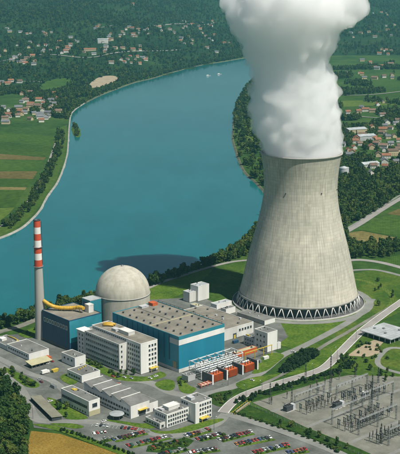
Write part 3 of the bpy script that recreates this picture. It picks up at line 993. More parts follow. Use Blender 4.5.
q2 = building('water_treatment_block', 'smaller pale block joined to the tall cubic one', 'building', 141, 146, 9.1, 10, 11.0, 'white_wall', 'roof_pale', 0.5)
q3 = building('filter_house', 'low white flat house behind the annex near the cooling tower', 'building', 145, 109, 21, 9, 5.6, 'white_bright', 'roof_pale', 0.5)
q4 = building('filter_shed', 'small white flat shed nearest the annex roof by the cooling tower', 'building', 140, 90, 13, 7.5, 6.4, 'white_bright', 'roof_grey', 0.5)
q5 = building('cooling_water_house', 'long low grey house with white end along the cooling tower foot', 'building', 146, 42, 14.5, 38, 4.6, 'concrete', 'roof_grey', 0.4)
band(q5, 'end_wall', 'white_bright', 'R', 0, 14.5, 0, 4.2, 0.12)
q6 = building('gas_hut', 'small grey equipment hut in the yard behind the annex', 'building', 124, 96, 8, 7, 7.5, 'grey_wall', 'roof_grey', 0.4)
q7 = building('valve_hut', 'small brown roofed hut between annex and pale cubic blocks', 'building', 126, 116, 7, 12, 6, 'grey_wall', 'roof_beige', 0.4)

# ---- right canopy building
cb = thing('vehicle_depot', 'flat pale blue roofed depot with open front beside the access road', 'depot', W(193, -74, 0.1), ANG)
MB().box(-1.2, 34, -1.2, 35, 4.2, 4.9).build('roof', 'roof_pale', cb)
for x in np.arange(0, 34, 4.2):
    MB().box(x, x + 0.25, -1.1, 34.9, 4.9, 5.05).build('roof_seam', 'grey_wall', cb)
for x, y in ((8, 12), (18, 22), (25, 9), (12, 28)):
    MB().box(x, x + 2, y, y + 2, 4.9, 5.9).build('roof_vent', 'steel_grey', cb)
MB().box(8, 33, 8, 34, -0.2, 4.2).build('wall', 'grey_wall', cb)
for x in np.linspace(0, 32, 6):
    MB().box(x, x + 0.4, 0, 0.4, -0.2, 4.2).build('post', 'white_bright', cb)
for y in np.linspace(6, 33, 5):
    MB().box(0, 0.4, y, y + 0.4, -0.2, 4.2).build('post', 'white_bright', cb)
band(cb, 'gate', 'trim_dark', 'R', 12, 20, 0, 3.6, 0.1, 8)
band(cb, 'gate', 'yellow_paint', 'R', 22, 30, 0, 3.6, 0.1, 8)

# ---- long shelter on the left
bs = thing('bicycle_shelter', 'long narrow grey shelter with dark open side along the perimeter road', 'shelter', W(-135.5, -15, 0.1), R(42 - 13.6))
MB().hexa([(-4.6, 0, 3.4), (4.6, 0, 2.7), (4.6, 48, 2.7), (-4.6, 48, 3.4)], [(-4.6, 0, 3.6), (4.6, 0, 2.9), (4.6, 48, 2.9), (-4.6, 48, 3.6)]).build('roof', 'gravel', bs)
for y in np.arange(0.6, 48, 2.6):
    MB().hexa([(-4.4, y, 3.6), (4.4, y, 2.92), (4.4, y + 0.25, 2.92), (-4.4, y + 0.25, 3.6)], [(-4.4, y, 3.72), (4.4, y, 3.04), (4.4, y + 0.25, 3.04), (-4.4, y + 0.25, 3.72)]).build('roof_batten', 'roof_beige', bs)
MB().box(3.6, 3.9, 0.5, 47.5, -0.2, 2.6).build('back_wall', 'dark_concrete', bs)
for y in np.linspace(0.5, 47, 10):
    MB().box(-4.2, -3.95, y, y + 0.25, -0.2, 3.3).build('post', 'steel_dark', bs)
    MB().box(-3.9, 3.6, y, y + 0.12, -0.1, 2.4).build('partition', 'steel_dark', bs)

# ---- transformers and white pipe gantry
TRB = None


def transformer(s, t, label):
    o = thing('transformer', label, 'transformer', W(s, t, 0.2), ANG, 'machine transformers')
    MB().box(0, 11, 1.2, 7.5, 0.6, 6.4).build('tank', 'orange_red', o)
    tk = o.children[0]
    MB().box(-0.3, 11.3, 0.9, 7.8, 6.4, 6.8).build('tank_lid', 'orange_red', tk)
    MB().box(0.3, 10.7, 1.6, 7.1, 0, 0.6).build('skid', 'dark_concrete', o)
    fin = MB().box(0, 0.22, 0, 1.0, 1.0, 6.0).mesh('radiator_fin', 'orange_red')
    for k in range(20):
        link('radiator_fin', fin, tk, (0.4 + k * 0.53, 0.18, 0))
    MB().tube([(1.5, 6.2, 8.0), (9.5, 6.2, 8.0)], 0.8, 14).box(3, 3.3, 5.9, 6.5, 6.8, 7.4).box(8, 8.3, 5.9, 6.5, 6.8, 7.4).build('conservator', 'steel_white', o)
    bu = MB()
    bu.tube([(0, 0, 0), (0, 0, 0.6), (0, 0, 2.6), (0, 0, 3.2)], [0.55, 0.42, 0.26, 0.1], 10)
    bm_ = bu.mesh('bushing', 'porcelain')
    for k in range(3):
        link('bushing', bm_, o, (2.5 + k * 3.0, 3.2, 6.8))
    return o


transformer(5.2, -38.2, 'orange red transformer with white conservator, nearest to the blue hall corner')
transformer(21.6, -38.8, 'middle orange red transformer between two dark fire walls')
transformer(40.8, -39.6, 'orange red transformer farthest from the blue hall corner, by the yellow pipe bridge')
for s, lb_ in ((2.0, 'dark concrete fire wall left of the first orange transformer'), (18.4, 'dark concrete fire wall between first and middle orange transformers'),
               (36.6, 'dark concrete fire wall between middle and last orange transformers'), (54.4, 'dark concrete fire wall right of the last orange transformer')):
    o = thing('fire_wall', lb_, 'wall', W(s, -39.5, 0.1), ANG, 'transformer fire walls')
    MB().box(0, 1.2, 0, 12.5, -0.2, 8.6).build('slab', 'dark_concrete', o)
    MB().box(-0.1, 1.3, -0.5, -0.02, -0.2, 8.8).build('end_post', 'white_bright', o)
gt = thing('pipe_gantry', 'white steel gantry with pipes and insulators between transformers and blue hall', 'gantry', W(3, -25, 0.1), ANG)
for i in range(6):
    for j in range(3):
        x, y = i * 9.6, j * 7.5
        MB().box(x, x + 0.5, y, y + 0.5, -0.2, 12).build('column', 'steel_white', gt)
for j in range(3):
    MB().box(-0.5, 49, j * 7.5 - 0.03, j * 7.5 + 0.53, 12, 12.7).build('beam', 'steel_white', gt)
    MB().box(-0.5, 49, j * 7.5 - 0.02, j * 7.5 + 0.52, 6.4, 6.9).build('beam', 'steel_white', gt)
for i in range(6):
    MB().box(i * 9.6 - 0.04, i * 9.6 + 0.54, 0.55, 15.2, 12.72, 13.3).build('cross_beam', 'steel_white', gt)
    MB().tube([(i * 9.6 + 0.2, 0.2, 0.3), (i * 9.6 + 9.4 if i < 5 else i * 9.6 - 9.2, 0.2, 6.2)], 0.16, 6).build('brace', 'steel_white', gt)
for j, rr_ in ((1.6, 0.6), (3.2, 0.5), (5.6, 0.7), (10, 0.6), (13, 0.5)):
    MB().tube([(-1, j, 7.6), (48, j, 7.6)], rr_, 10).build('pipe', 'steel_white', gt)
for i in range(5):
    for j in range(2):
        MB().tube([(i * 9.6 + 3 + j * 3, 4.5, 13.3), (i * 9.6 + 3 + j * 3, 4.5, 15.3)], [0.5, 0.2], 8).build('insulator', 'porcelain', gt)
yb = thing('yellow_pipe_bridge', 'thin yellow pipe bridge right of the orange transformers', 'pipe bridge', W(57, -22, 0.1), ANG)
MB().box(0, 34, 0, 0.5, 9.4, 10.0).build('beam', 'yellow_paint', yb)
for x in (0.1, 12, 23, 33.4):
    MB().box(x, x + 0.45, 0.03, 0.47, -0.2, 9.4).build('post', 'yellow_paint', yb)
rb = building('red_store', 'long low red container shed between the blue hall and the windowless block', 'shed', 60, -8, 26, 6, 5.2, 'orange_red', 'roof_beige', 0.4)
pk = thing('cooler_skid', 'pale pink cooling unit on a skid at the hall corner', 'cooler', W(-11, -40, 0.1), ANG)
MB().box(0, 13, 0, 5, -0.1, 0.8).build('skid', 'dark_concrete', pk)
for j in range(3):
    MB().tube([(0.4, 0.9 + j * 1.6, 2.2), (12.6, 0.9 + j * 1.6, 2.2)], 0.75, 12).build('vessel', 'pink_pipe', pk)
for i in range(4):
    MB().box(1 + i * 3.4, 1.5 + i * 3.4, 0.3, 4.7, 0.8, 3.4).build('frame', 'orange_red', pk)
sw_ = building('relay_hut', 'small grey relay hut at the foot of the white pipe gantry', 'hut', -9, -22, 8, 8, 5.5, 'grey_wall', 'roof_grey', 0.4)

# ------------------------------------------------------------------ cooling tower
ct = thing('cooling_tower', 'giant pale concrete cooling tower standing on slanted columns', 'cooling tower', (tw.x, tw.y, 0.1))
ZK = [9.6, 11.9, 33.5, 65.5, 85, 97, 108, 118, 128, 138.5, 151.8, 157]
RK = [61.6, 61.0, 56.0, 48.2, 43.0, 40.3, 38.3, 37.4, 37.3, 38.2, 40.0, 40.7]
cf = np.polyfit(ZK, RK, 5)


def shell_r(z):
    return float(np.polyval(cf, z))


zz = np.linspace(9.6, 156, 60)
n_s = 160
MB().lathe([(shell_r(z), z) for z in zz], n_s).build('shell', 'shell_concrete', ct)
MB().lathe([(shell_r(z) - 0.5, z) for z in zz[::-1]], n_s).build('inner_shell', 'concrete', ct)
r0 = shell_r(156)
MB().lathe([(r0 - 0.52, 156), (r0 - 0.52, 157), (r0 + 1.1, 157), (r0 + 1.1, 155.9), (r0 + 0.05, 155.2)], n_s).build('rim', 'concrete', ct)
rb_ = shell_r(9.6)
MB().lathe([(rb_ - 0.55, 9.5), (rb_ + 0.35, 9.5), (rb_ + 0.35, 11.4), (rb_ - 0.02, 11.8)], n_s).build('base_ring', 'concrete', ct)
NL = 44
leg_top, leg_bot = rb_ - 0.1, 64.5
for k in range(NL):
    a = 2 * math.pi * k / NL
    for s in (-1, 1):
        b_ = a + s * math.pi / NL * 0.94
        p0 = Vector((leg_bot * math.cos(a + s * 0.008), leg_bot * math.sin(a + s * 0.008), -0.3))
        p1 = Vector((leg_top * math.cos(b_), leg_top * math.sin(b_), 9.7))
        MB().tube([p0, p1], 0.42, 8).build('leg', 'white_wall', ct)
MB().lathe([(68.5, -0.3), (68.5, 1.6), (67.9, 1.6), (67.9, 0.2)], 120).build('basin_wall', 'concrete', ct)
MB().lathe([(67.9, 0.45), (56, 0.45)], 100).build('basin_floor', 'dark_concrete', ct)
MB().lathe([(55.5, 0.2), (55.5, 10.5)], 120).build('fill_pack', 'dark_concrete', ct)
lv = MB().box(-2.6, 2.6, -0.15, 0.0, 0, 1.4).mesh('louvre', 'steel_dark')
for k in range(66):
    a = 2 * math.pi * k / 66
    for z in (1.2, 3.6, 6.0):
        if (k * 7 + int(z * 3)) % 5 == 0:
            continue
        o = link('louvre', lv, ct, (56.0 * math.cos(a), 56.0 * math.sin(a), z), a + math.pi / 2)
for a_ in (-62, -118, -20):
    a = R(a_)
    for z in (120,):
        MB().box(-0.5, 0.5, -0.4, 0.4, 0, 1.2).build('warning_light', 'steel_dark', ct, ((shell_r(z) + 0.3) * math.cos(a), (shell_r(z) + 0.3) * math.sin(a), z), a)
MB().lathe([(r0 - 3, 150), (0.01, 150)], 64).build('drift_eliminator', 'steel_dark', ct) if False else None

# ------------------------------------------------------------------ switchyard
pf = dict(brk=MB().box(-0.5, 0.5, -0.5, 0.5, -0.1, 0.5).tube([(0, 0, 0.5), (0, 0, 3.4)], 0.18, 6))


def swy_mesh(kind):
    if kind == 'breaker':
        legs = MB().box(-0.9, -0.65, -0.2, 0.2, -0.1, 3.0).box(0.65, 0.9, -0.2, 0.2, -0.1, 3.0).box(-1.1, 1.1, -0.3, 0.3, 3.0, 3.4).mesh('support', 'steel_grey')
        ins = MB()
        for x in (-0.75, 0.75):
            ins.tube([(x, 0, 3.4), (x, 0, 4.2), (x, 0, 6.4)], [0.42, 0.34, 0.26], 8)
        ins.tube([(-1.5, 0, 6.6), (1.5, 0, 6.6)], 0.28, 8)
        return [('support', legs), ('insulator', ins.mesh('insulator', 'steel_dark'))]
    if kind == 'post':
        legs = MB().box(-0.22, 0.22, -0.22, 0.22, -0.1, 3.2).box(-0.5, 0.5, -0.5, 0.5, 3.2, 3.4).mesh('support', 'steel_grey')
        ins = MB().tube([(0, 0, 3.4), (0, 0, 5.6), (0, 0, 6.2)], [0.4, 0.28, 0.5], 8).mesh('insulator', 'porcelain')
        return [('support', legs), ('insulator', ins)]


KIT = {k: swy_mesh(k) for k in ('breaker', 'post')}
n_eq = 0
rows_eq = [(-128, 14, 48, 'breaker', 'dark circuit breaker in the switchyard row nearest the access road', 'circuit breakers'),
           (-134, 14, 48, 'post', 'brown insulator post in the switchyard row behind the first breakers', 'insulator posts'),
           (-136, 54, 92, 'breaker', 'dark circuit breaker in the far cluster of the switchyard', 'circuit breakers'),
           (-142, 54, 96, 'post', 'brown insulator post in the far cluster of the switchyard', 'insulator posts'),
           (-146, 54, 96, 'breaker', 'dark circuit breaker behind the posts of the far switchyard cluster', 'circuit breakers'),
           (-168, 12, 60, 'breaker', 'dark circuit breaker in the middle switchyard row', 'circuit breakers'),
           (-174, 12, 60, 'post', 'brown insulator post in the middle switchyard row', 'insulator posts'),
           (-178, 12, 60, 'breaker', 'dark circuit breaker behind the middle insulator posts', 'circuit breakers'),
           (-198, 12, 70, 'post', 'brown insulator post in the near right switchyard row', 'insulator posts'),
           (-205, 12, 56, 'breaker', 'dark circuit breaker at the right edge of the photo', 'circuit breakers'),
           (-102, 8, 90, 'post', 'brown insulator post in the sparse row along the switchyard hedge', 'insulator posts')]
for t, sa, sb_, kind, lab, grp in rows_eq:
    step = 3.6 if kind == 'breaker' else 4.2
    if t == -102:
        step = 9.0
    for s in np.arange(sa, sb_, step):
        if rnd.random() < 0.12:
            continue
        o = thing('circuit_breaker' if kind == 'breaker' else 'insulator_post', lab, 'switchgear', W(s + rnd.uniform(-.3, .3), t + rnd.uniform(-.6, .6), 0.28), ANG + math.pi / 2, grp)
        k = rnd.uniform(0.9, 1.15)
        o.scale = (k, k, k)
        for nm, me in KIT[kind]:
            link(nm, me, o)


def lattice(mb, x, y, z0, z1, w0, w1, r=0.12):
    c0 = [(x + a * w0, y + b * w0, z0) for a, b in ((-1, -1), (1, -1), (1, 1), (-1, 1))]
    c1 = [(x + a * w1, y + b * w1, z1) for a, b in ((-1, -1), (1, -1), (1, 1), (-1, 1))]
    for a, b in zip(c0, c1):
        mb.tube([a, b], r, 4)
    n = max(3, int((z1 - z0) / 2.2))
    for i in range(n):
        f0, f1 = i / n, (i + 1) / n
        for k in range(4):
            p = Vector(c0[k]).lerp(Vector(c1[k]), f0)
            q = Vector(c0[(k + 1) % 4]).lerp(Vector(c1[(k + 1) % 4]), f1)
            mb.tube([p, q], r * 0.7, 4, caps=False)
    return mb


MAST = {}
masts = [(270, 404, 18, 'behind the switchyard hedge nearest the stairs'), (305.6, 379, 13, 'beside the bend of the access road'), (330, 394, 34, 'tallest, rising past the access road'),
         (317.6, 394, 9, 'short, in the empty far part of the switchyard'), (291.6, 406, 15, 'left of the first breaker row'), (355, 378, 10, 'at the far corner of the switchyard'),
         (378, 384, 15, 'behind the far breaker cluster'), (371, 420, 38, 'tall, in the middle of the switchyard'), (380.7, 445, 17, 'nearest, at the lower right'),
         (391, 412, 16, 'at the right end of the switchyard')]
for px, py, hh, where in masts:
    p = G(px, py)
    o = thing('lattice_mast', 'grey steel lattice mast ' + where, 'mast', (p.x, p.y, 0.2), ANG, 'switchyard masts')
    lattice(MB(), 0, 0, -0.2, hh * 0.97, 0.75, 0.22, 0.13).build('lattice', 'steel_dark', o)
    MB().tube([(0, 0, hh * 0.9), (0, 0, hh * 1.1)], 0.09, 6).build('lightning_rod', 'steel_grey', o)
    MB().box(-1.1, 1.1, -1.1, 1.1, -0.4, 0.25).build('footing', 'concrete', o)
for i, (s, t, span, hh, lab) in enumerate([(18, -118, 34, 10, 'grey portal gantry over the first breaker row of the switchyard'), (56, -128, 38, 11, 'grey portal gantry over the far breaker cluster'),
                                           (58, -153, 38, 11, 'grey portal gantry behind the far breaker cluster'), (14, -160, 44, 12, 'grey portal gantry over the middle breaker row'),
                                           (14, -186, 44, 12, 'grey portal gantry between middle and near breaker rows'), (16, -212, 40, 12, 'grey portal gantry cut by the right photo edge')]):
    o = thing('portal_gantry', lab, 'gantry', W(s, t, 0.2), ANG, 'switchyard portal gantries')
    for x in (0, span / 2, span):
        lattice(MB(), x, 0, -0.2, hh, 0.55, 0.4, 0.11).build('column', 'steel_grey', o)
    mb = MB()
    for yy, zz_ in ((-0.4, hh), (0.4, hh), (-0.4, hh + 1), (0.4, hh + 1)):
        mb.tube([(-0.5, yy, zz_), (span + 0.5, yy, zz_)], 0.11, 4)
    nb = int(span / 2)
    for k in range(nb):
        x = k * span / nb
        mb.tube([(x, -0.4, hh), (x + span / nb, -0.4, hh + 1)], 0.08, 4, caps=False)
        mb.tube([(x, 0.4, hh + 1), (x + span / nb, 0.4, hh)], 0.08, 4, caps=False)
    mb.build('beam', 'steel_grey', o)
    for k in range(9):
        x = 2 + k * (span - 4) / 8
        MB().tube([(x, 0, hh), (x, 0, hh - 1.8)], 0.2, 6).build('insulator', 'porcelain', o)
for px, py, lab in ((337, 408, 'dark blue switchyard transformer with white cooler beside the first breaker row'), (288, 411, 'dark switchyard transformer with white cooler near the grass embankment')):
    p = G(px, py)
    o = thing('yard_transformer', lab, 'transformer', (p.x, p.y, 0.25), ANG)
    MB().box(-3.6, 3.6, -2, 2, 0.4, 4.0).box(-3.8, 3.8, -2.2, 2.2, 4.0, 4.3).build('tank', 'steel_dark', o)
    MB().box(3.8, 6.6, -1.8, 1.8, 0.2, 4.4).build('cooler', 'grey_wall', o)
    MB().box(-4.4, 7.0, -2.8, 2.8, -0.2, 0.3).build('plinth', 'concrete', o)
    for k in range(3):
        MB().tube([(-2.2 + k * 2.2, 0, 4.3), (-2.2 + k * 2.2, 0, 6.6)], [0.4, 0.15], 8).build('bushing', 'porcelain', o)
    MB().tube([(-3, 1.2, 5.4), (3, 1.2, 5.4)], 0.5, 10).build('conservator', 'steel_grey', o)
kh = building('kiosk', 'white control kiosk in the far switchyard cluster', 'kiosk', 76, -141, 4, 3.5, 3.6, 'white_bright', 'roof_pale', 0.3)
band(kh, 'door', 'trim_dark', 'R', 1.4, 2.5, 0.1, 2.3, 0.06)
# fence round the switchyard
fe = thing('switchyard_fence', 'thin grey post fence along the near edge of the switchyard', 'fence', W(-6, -94, 0.2), R(42 - 93))
post = MB().box(-0.09, 0.09, -0.09, 0.09, -0.2, 2.3).mesh('post', 'concrete')
for k in range(34):
    link('post', post, fe, (k * 4.2, 0, 0))
for z in (0.5, 1.2, 1.9, 2.2):
    MB().tube([(0, 0, z), (33 * 4.2, 0, z)], 0.03, 4).build('wire', 'steel_grey', fe)
# yellow stairs up the embankment
sp0, sp1 = G(233, 415), G(249, 404)
dd = sp1 - sp0
sr = thing('embankment_stairs', 'pale stairs with yellow rails across the grass embankment', 'stairs', (sp0.x, sp0.y, 0.25), math.atan2(dd.y, dd.x))
Ls = dd.length
for k in range(18):
    MB().box(k * Ls / 18, (k + 1) * Ls / 18 - 0.15, -1.1, 1.1, -0.2, 0.25 + 0.06 * k).build('step', 'road_pale', sr)
for y in (-1.4, 1.4):
    mb = MB()
    mb.tube([(0, y, 1.3), (Ls, y, 2.5)], 0.14, 6)
    for k in range(9):
        mb.tube([(k * Ls / 8, y, -0.3), (k * Ls / 8, y, 1.3 + 1.2 * k / 8)], 0.1, 6)
    mb.build('railing', 'yellow_paint', sr)

# street lamps along the access road
lampm = (MB().tube([(0, 0, -0.3), (0, 0, 9.6), (0.4, 0, 10.1), (1.6, 0, 10.3)], [0.14, 0.09, 0.08, 0.07], 6).mesh('pole', 'steel_dark'), MB().box(1.3, 2.4, -0.2, 0.2, 10.15, 10.4).mesh('lamp_head', 'steel_white'))
for px, py, lab in ((246, 398, 'street lamp where the access road leaves the stairs'), (262, 392, 'street lamp beside the access road nearest the first transformer'), (283, 385.5, 'street lamp at the dark shrubs of the access road'),
                    (313, 376, 'street lamp at the bend of the access road'), (337, 359, 'street lamp beyond the access road bend'), (356, 340, 'street lamp in front of the pale depot roof'),
                    (262, 352, 'street lamp at the white windowless block'), (228, 386, 'street lamp in the yard beside the orange transformers'), (214, 430, 'street lamp at the administration car park'), (33, 419, 'street lamp at the end of the long shelter')):
    p = G(px, py)
    o = thing('street_lamp', lab, 'lamp', (p.x, p.y, 0.3), rnd.uniform(0, 6), 'street lamps')
    link('pole', lampm[0], o); link('lamp_head', lampm[1], o)
p = G(347, 234)
o = thing('power_pole', 'dark power pole beside the tan field right of the cooling tower', 'pole', (p.x, p.y, 0.1))
MB().tube([(0, 0, -0.3), (0, 0, 20)], [0.35, 0.2], 8).build('pole', 'steel_dark', o)
MB().box(-2.5, 2.5, -0.15, 0.15, 18, 18.3).build('cross_arm', 'steel_dark', o)

# ------------------------------------------------------------------ cars
CARB = {}


def prism_y(mb, prof, y0, y1, mi=0, inset=0.0):
    n = len(prof); b = len(mb.v)
    zmax = max(p[1] for p in prof); zmin = min(p[1] for p in prof)
    for yy, sg in ((y0, 1), (y1, -1)):
        for x, z in prof:
            mb.v.append((x, yy + sg * inset * (z - zmin) / (zmax - zmin), z))
    mb.face([b + i for i in range(n)], mi)
    mb.face([b + n + i for i in range(n)][::-1], mi)
    for i in range(n):
        j = (i + 1) % n
        mb.face([b + i, b + n + i, b + n + j, b + j], mi)


def car_meshes(paint):
    if paint not in CARB:
        mb = MB()
        prism_y(mb, [(-2.1, 0.3), (2.05, 0.3), (2.12, 0.55), (2.0, 0.8), (0.95, 0.92), (-1.5, 0.95), (-2.1, 0.9), (-2.18, 0.6)], -0.83, 0.83)
        prism_y(mb, [(-1.05, 1.40), (0.10, 1.42), (0.05, 1.47), (-1.0, 1.46)], -0.58, 0.58)
        CARB[paint] = mb.mesh('body', paint)
    return CARB[paint]


mb = MB()
prism_y(mb, [(-1.55, 0.94), (0.95, 0.91), (0.12, 1.41), (-1.10, 1.41)], -0.78, 0.78, 0, 0.2)
CGL = mb.mesh('windows', 'glass')
CWH = MB().tube([(0, -0.1, 0), (0, 0.1, 0)], 0.32, 12).mesh('wheel', 'tyre')
paints = [('paint_red', 'red', 5), ('paint_maroon', 'dark red', 3), ('paint_black', 'black', 5), ('paint_blue', 'dark blue', 2), ('paint_pale', 'white', 4), ('paint_silver', 'silver', 3), ('paint_orange', 'orange', 2), ('paint_green', 'dark green', 1)]
bag = [p for p in paints for _ in range(p[2])]
carrows = [((94, 425.5), (141, 430.0), 'the roadside row below the saw-tooth workshop', 0.72, 'along'),
           ((94, 434), (108, 432), 'the short row beside the yellow field verge', 0.8, ''),
           ((98, 441), (112, 437.5), 'the half empty row above the yellow field hedge', 0.6, ''),
           ((112.8, 440), (145, 432), 'the second row from the yellow field', 0.88, ''),
           ((128, 446), (168, 436.5), 'the third row from the yellow field', 0.9, ''),
           ((150, 449), (181, 441), 'the row behind the shrub island', 0.75, ''),
           ((186, 436), (208, 429.5), 'the row in front of the administration wing lawn', 0.9, ''),
           ((197, 439.5), (223, 433.5), 'the row facing the administration tower', 0.9, ''),
           ((190, 453), (218, 448.5), 'the bottom row in the middle of the photo', 0.8, ''),
           ((219, 440), (251, 432), 'the row ending at the embankment road', 0.9, ''),
           ((236, 444.5), (272, 437.5), 'the second row from the embankment road', 0.9, ''),
           ((254, 452.5), (287, 445), 'the bottom row near the embankment', 0.9, ''),
           ((288, 453), (306, 449.5), 'the last short row by the embankment road', 0.85, ''),
           ((160, 455), (186, 448), 'the bottom row below the shrub island', 0.7, '')]


def put_car(p, rz, where, col=None):
    mt, word, _ = col or rnd.choice(bag)
    o = thing('parked_car', f'{word} car parked in {where}', 'car', (p.x, p.y, 0.31), rz, 'cars in the car park')
    k = rnd.uniform(0.94, 1.06)
    o.scale = (k, k, k)
    link('body', car_meshes(mt), o)
    link('windows', CGL, o)
    for x in (-1.3, 1.3):
        for y in (-0.76, 0.76):
            link('wheel', CWH, o, (x, y, 0.32))


ROWW = []
for (a, b, where, occ, mode) in carrows:
    A, B = G(*a), G(*b)
    d = (B - A); L = d.length; d.normalize()
    rz = math.atan2(d.y, d.x) + (math.pi / 2)
    ROWW.append((A, B))
    nC = int(L / 2.75)
    s_ = Vector((-d.y, d.x, 0))
    for k in range(nC + 1):
        if rnd.random() > occ:
            continue
        p = A + d * (k * 2.75) + s_ * rnd.uniform(-0.4, 0.4)
        put_car(p, rz + rnd.choice((0, math.pi)) + rnd.uniform(-0.04, 0.04), where)
    # asphalt bay strip and bay lines
    ribbon('parking_bay', [A - d * 2, (A + B) / 2, B + d * 3], 5.6, 0.30, 'asphalt', n=1)
    mbl = MB()
    for k in range(nC + 2):
        c = A + d * ((k - 0.5) * 2.75)
        p0, p1 = c - s_ * 2.5, c + s_ * 2.5
        b_ = len(mbl.v)
        for q in (p0 - d * 0.06, p0 + d * 0.06, p1 + d * 0.06, p1 - d * 0.06):
            mbl.v.append((q.x, q.y, 0.306))
        mbl.face([b_, b_ + 1, b_ + 2, b_ + 3])
    struct(mbl.build('bay_marking', 'paint_white'))
for px, py, where, col in ((150, 379, 'the yard in front of the office tower', paints[4]), (156, 377, 'the drive beside the office tower lawn', paints[4]), (131, 379, 'the lawn edge below the office slab', paints[5]),
                           (48, 364, 'the yard beside the beige lean-to shed', paints[4]), (52, 362, 'the yard behind the beige lean-to shed', paints[0]), (104, 422, 'the road beside the round canopy', paints[4]),
                           (252, 381, 'the lawn edge right of the last transformer', paints[4])):
    put_car(G(px, py), ANG + rnd.choice((0, math.pi / 2)), where, col)
for bo, x_, y_, z_ in EXTRA:
    MB().box(x_, x_ + 1.0, y_, y_ + 1.0, z_, z_ + 0.9).build('roof_vent', rnd.choice(['steel_grey', 'grey_wall', 'trim_dark']), ROOF[bo.name])
for s_a, t_a, ln_, wd_, hh_, mt_, word, where in ((126, 62, 6, 2.5, 2.6, 'steel_grey', 'grey', 'right of the annex, nearest the tower'), (128, 70, 6, 2.5, 2.6, 'blue_dark', 'dark blue', 'in the yard right of the annex roof'),
        (133, 78, 6, 2.5, 2.6, 'orange_red', 'red', 'near the small white flat shed'), (-52, 62, 6, 2.5, 2.6, 'steel_grey', 'grey', 'between the cubic house and the office slab'), (-62, 100, 6, 2.5, 2.6, 'orange_red', 'red', 'behind the beige lean-to shed'),
        (-48, 100, 6, 2.5, 2.6, 'white_wall', 'white', 'at the foot of the dark blue block'), (-98, 40, 6, 2.5, 2.6, 'steel_grey', 'grey', 'in the left yard before the low white annex'), (70, -30, 6, 2.5, 2.6, 'steel_grey', 'grey', 'beneath the yellow pipe bridge'),
        (76, -27, 6, 2.5, 2.6, 'white_wall', 'white', 'behind the yellow pipe bridge'), (86, 22, 6, 2.5, 2.6, 'blue_dark', 'dark blue', 'at the white end wall of the annex')):
    o = thing('shipping_container', f'{word} steel container {where}', 'container', W(s_a, t_a, 0.3), ANG + rnd.choice((0, math.pi / 2)), 'containers in the yard')
    MB().box(0, ln_, 0, wd_, 0, hh_).build('box', mt_, o)
    for xx in np.arange(0.4, ln_ - 0.3, 0.6):
        MB().box(xx, xx + 0.25, -0.06, 0.0, 0.15, hh_ - 0.15).build('rib', mt_, o)
for s_a, t_a, where, ci in ((-48, 30, 'the drive below the office slab end', 0), (-45, 26, 'the drive below the office slab end', 2), (-42, 22, 'the drive below the office slab end', 4), (-60, 22, 'the yard behind the saw-tooth workshop', 2), (-58, 18, 'the yard behind the saw-tooth workshop', 5),
        (-55, 14, 'the yard behind the saw-tooth workshop', 0), (-118, 20, 'the left yard beside the canteen block', 4), (-100, 60, 'the left yard near the lean-to shed', 1), (-97, 66, 'the left yard near the lean-to shed', 5), (-70, -60, 'the forecourt right of the saw-tooth workshop', 3),
        (-62, -62, 'the forecourt right of the saw-tooth workshop', 4), (-58, -60, 'the forecourt right of the saw-tooth workshop', 2), (110, -30, 'the drive beside the windowless block', 4), (80, -3, 'the yard beside the red shed', 2), (130, 50, 'the drive beside the annex', 5)):
    put_car(W(s_a, t_a), ANG + rnd.choice((0, math.pi / 2)) + rnd.uniform(-.1, .1), where, paints[ci])
vn = G(45, 374)
o = thing('delivery_truck', 'white box truck with yellow load beside it in the left yard', 'truck', (vn.x, vn.y, 0.2), ANG)
MB().box(-3.4, 2.2, -1.2, 1.2, 0.9, 3.6).build('box_body', 'white_bright', o)
MB().box(2.3, 4.2, -1.1, 1.1, 0.5, 2.6).build('cab', 'white_bright', o)
MB().box(4.2, 4.26, -0.95, 0.95, 1.5, 2.4).build('windscreen', 'glass', o)
for x in (-2.4, 3.2):
    for y in (-1.05, 1.05):
        link('wheel', CWH, o, (x, y, 0.5), 0, 1.5)
sk = G(55, 372)
o = thing('skip_container', 'yellow skip container in the yard beside the white truck', 'container', (sk.x, sk.y, 0.2), ANG)
MB().hexa([(-2, -1.2, 0.1), (2, -1.2, 0.1), (2, 1.2, 0.1), (-2, 1.2, 0.1)], [(-3, -1.4, 2.4), (3, -1.4, 2.4), (3, 1.4, 2.4), (-3, 1.4, 2.4)]).build('tub', 'yellow_paint', o)
MB().box(-3.1, 3.1, -1.5, 1.5, 2.42, 2.6).build('rim', 'yellow_paint', o)

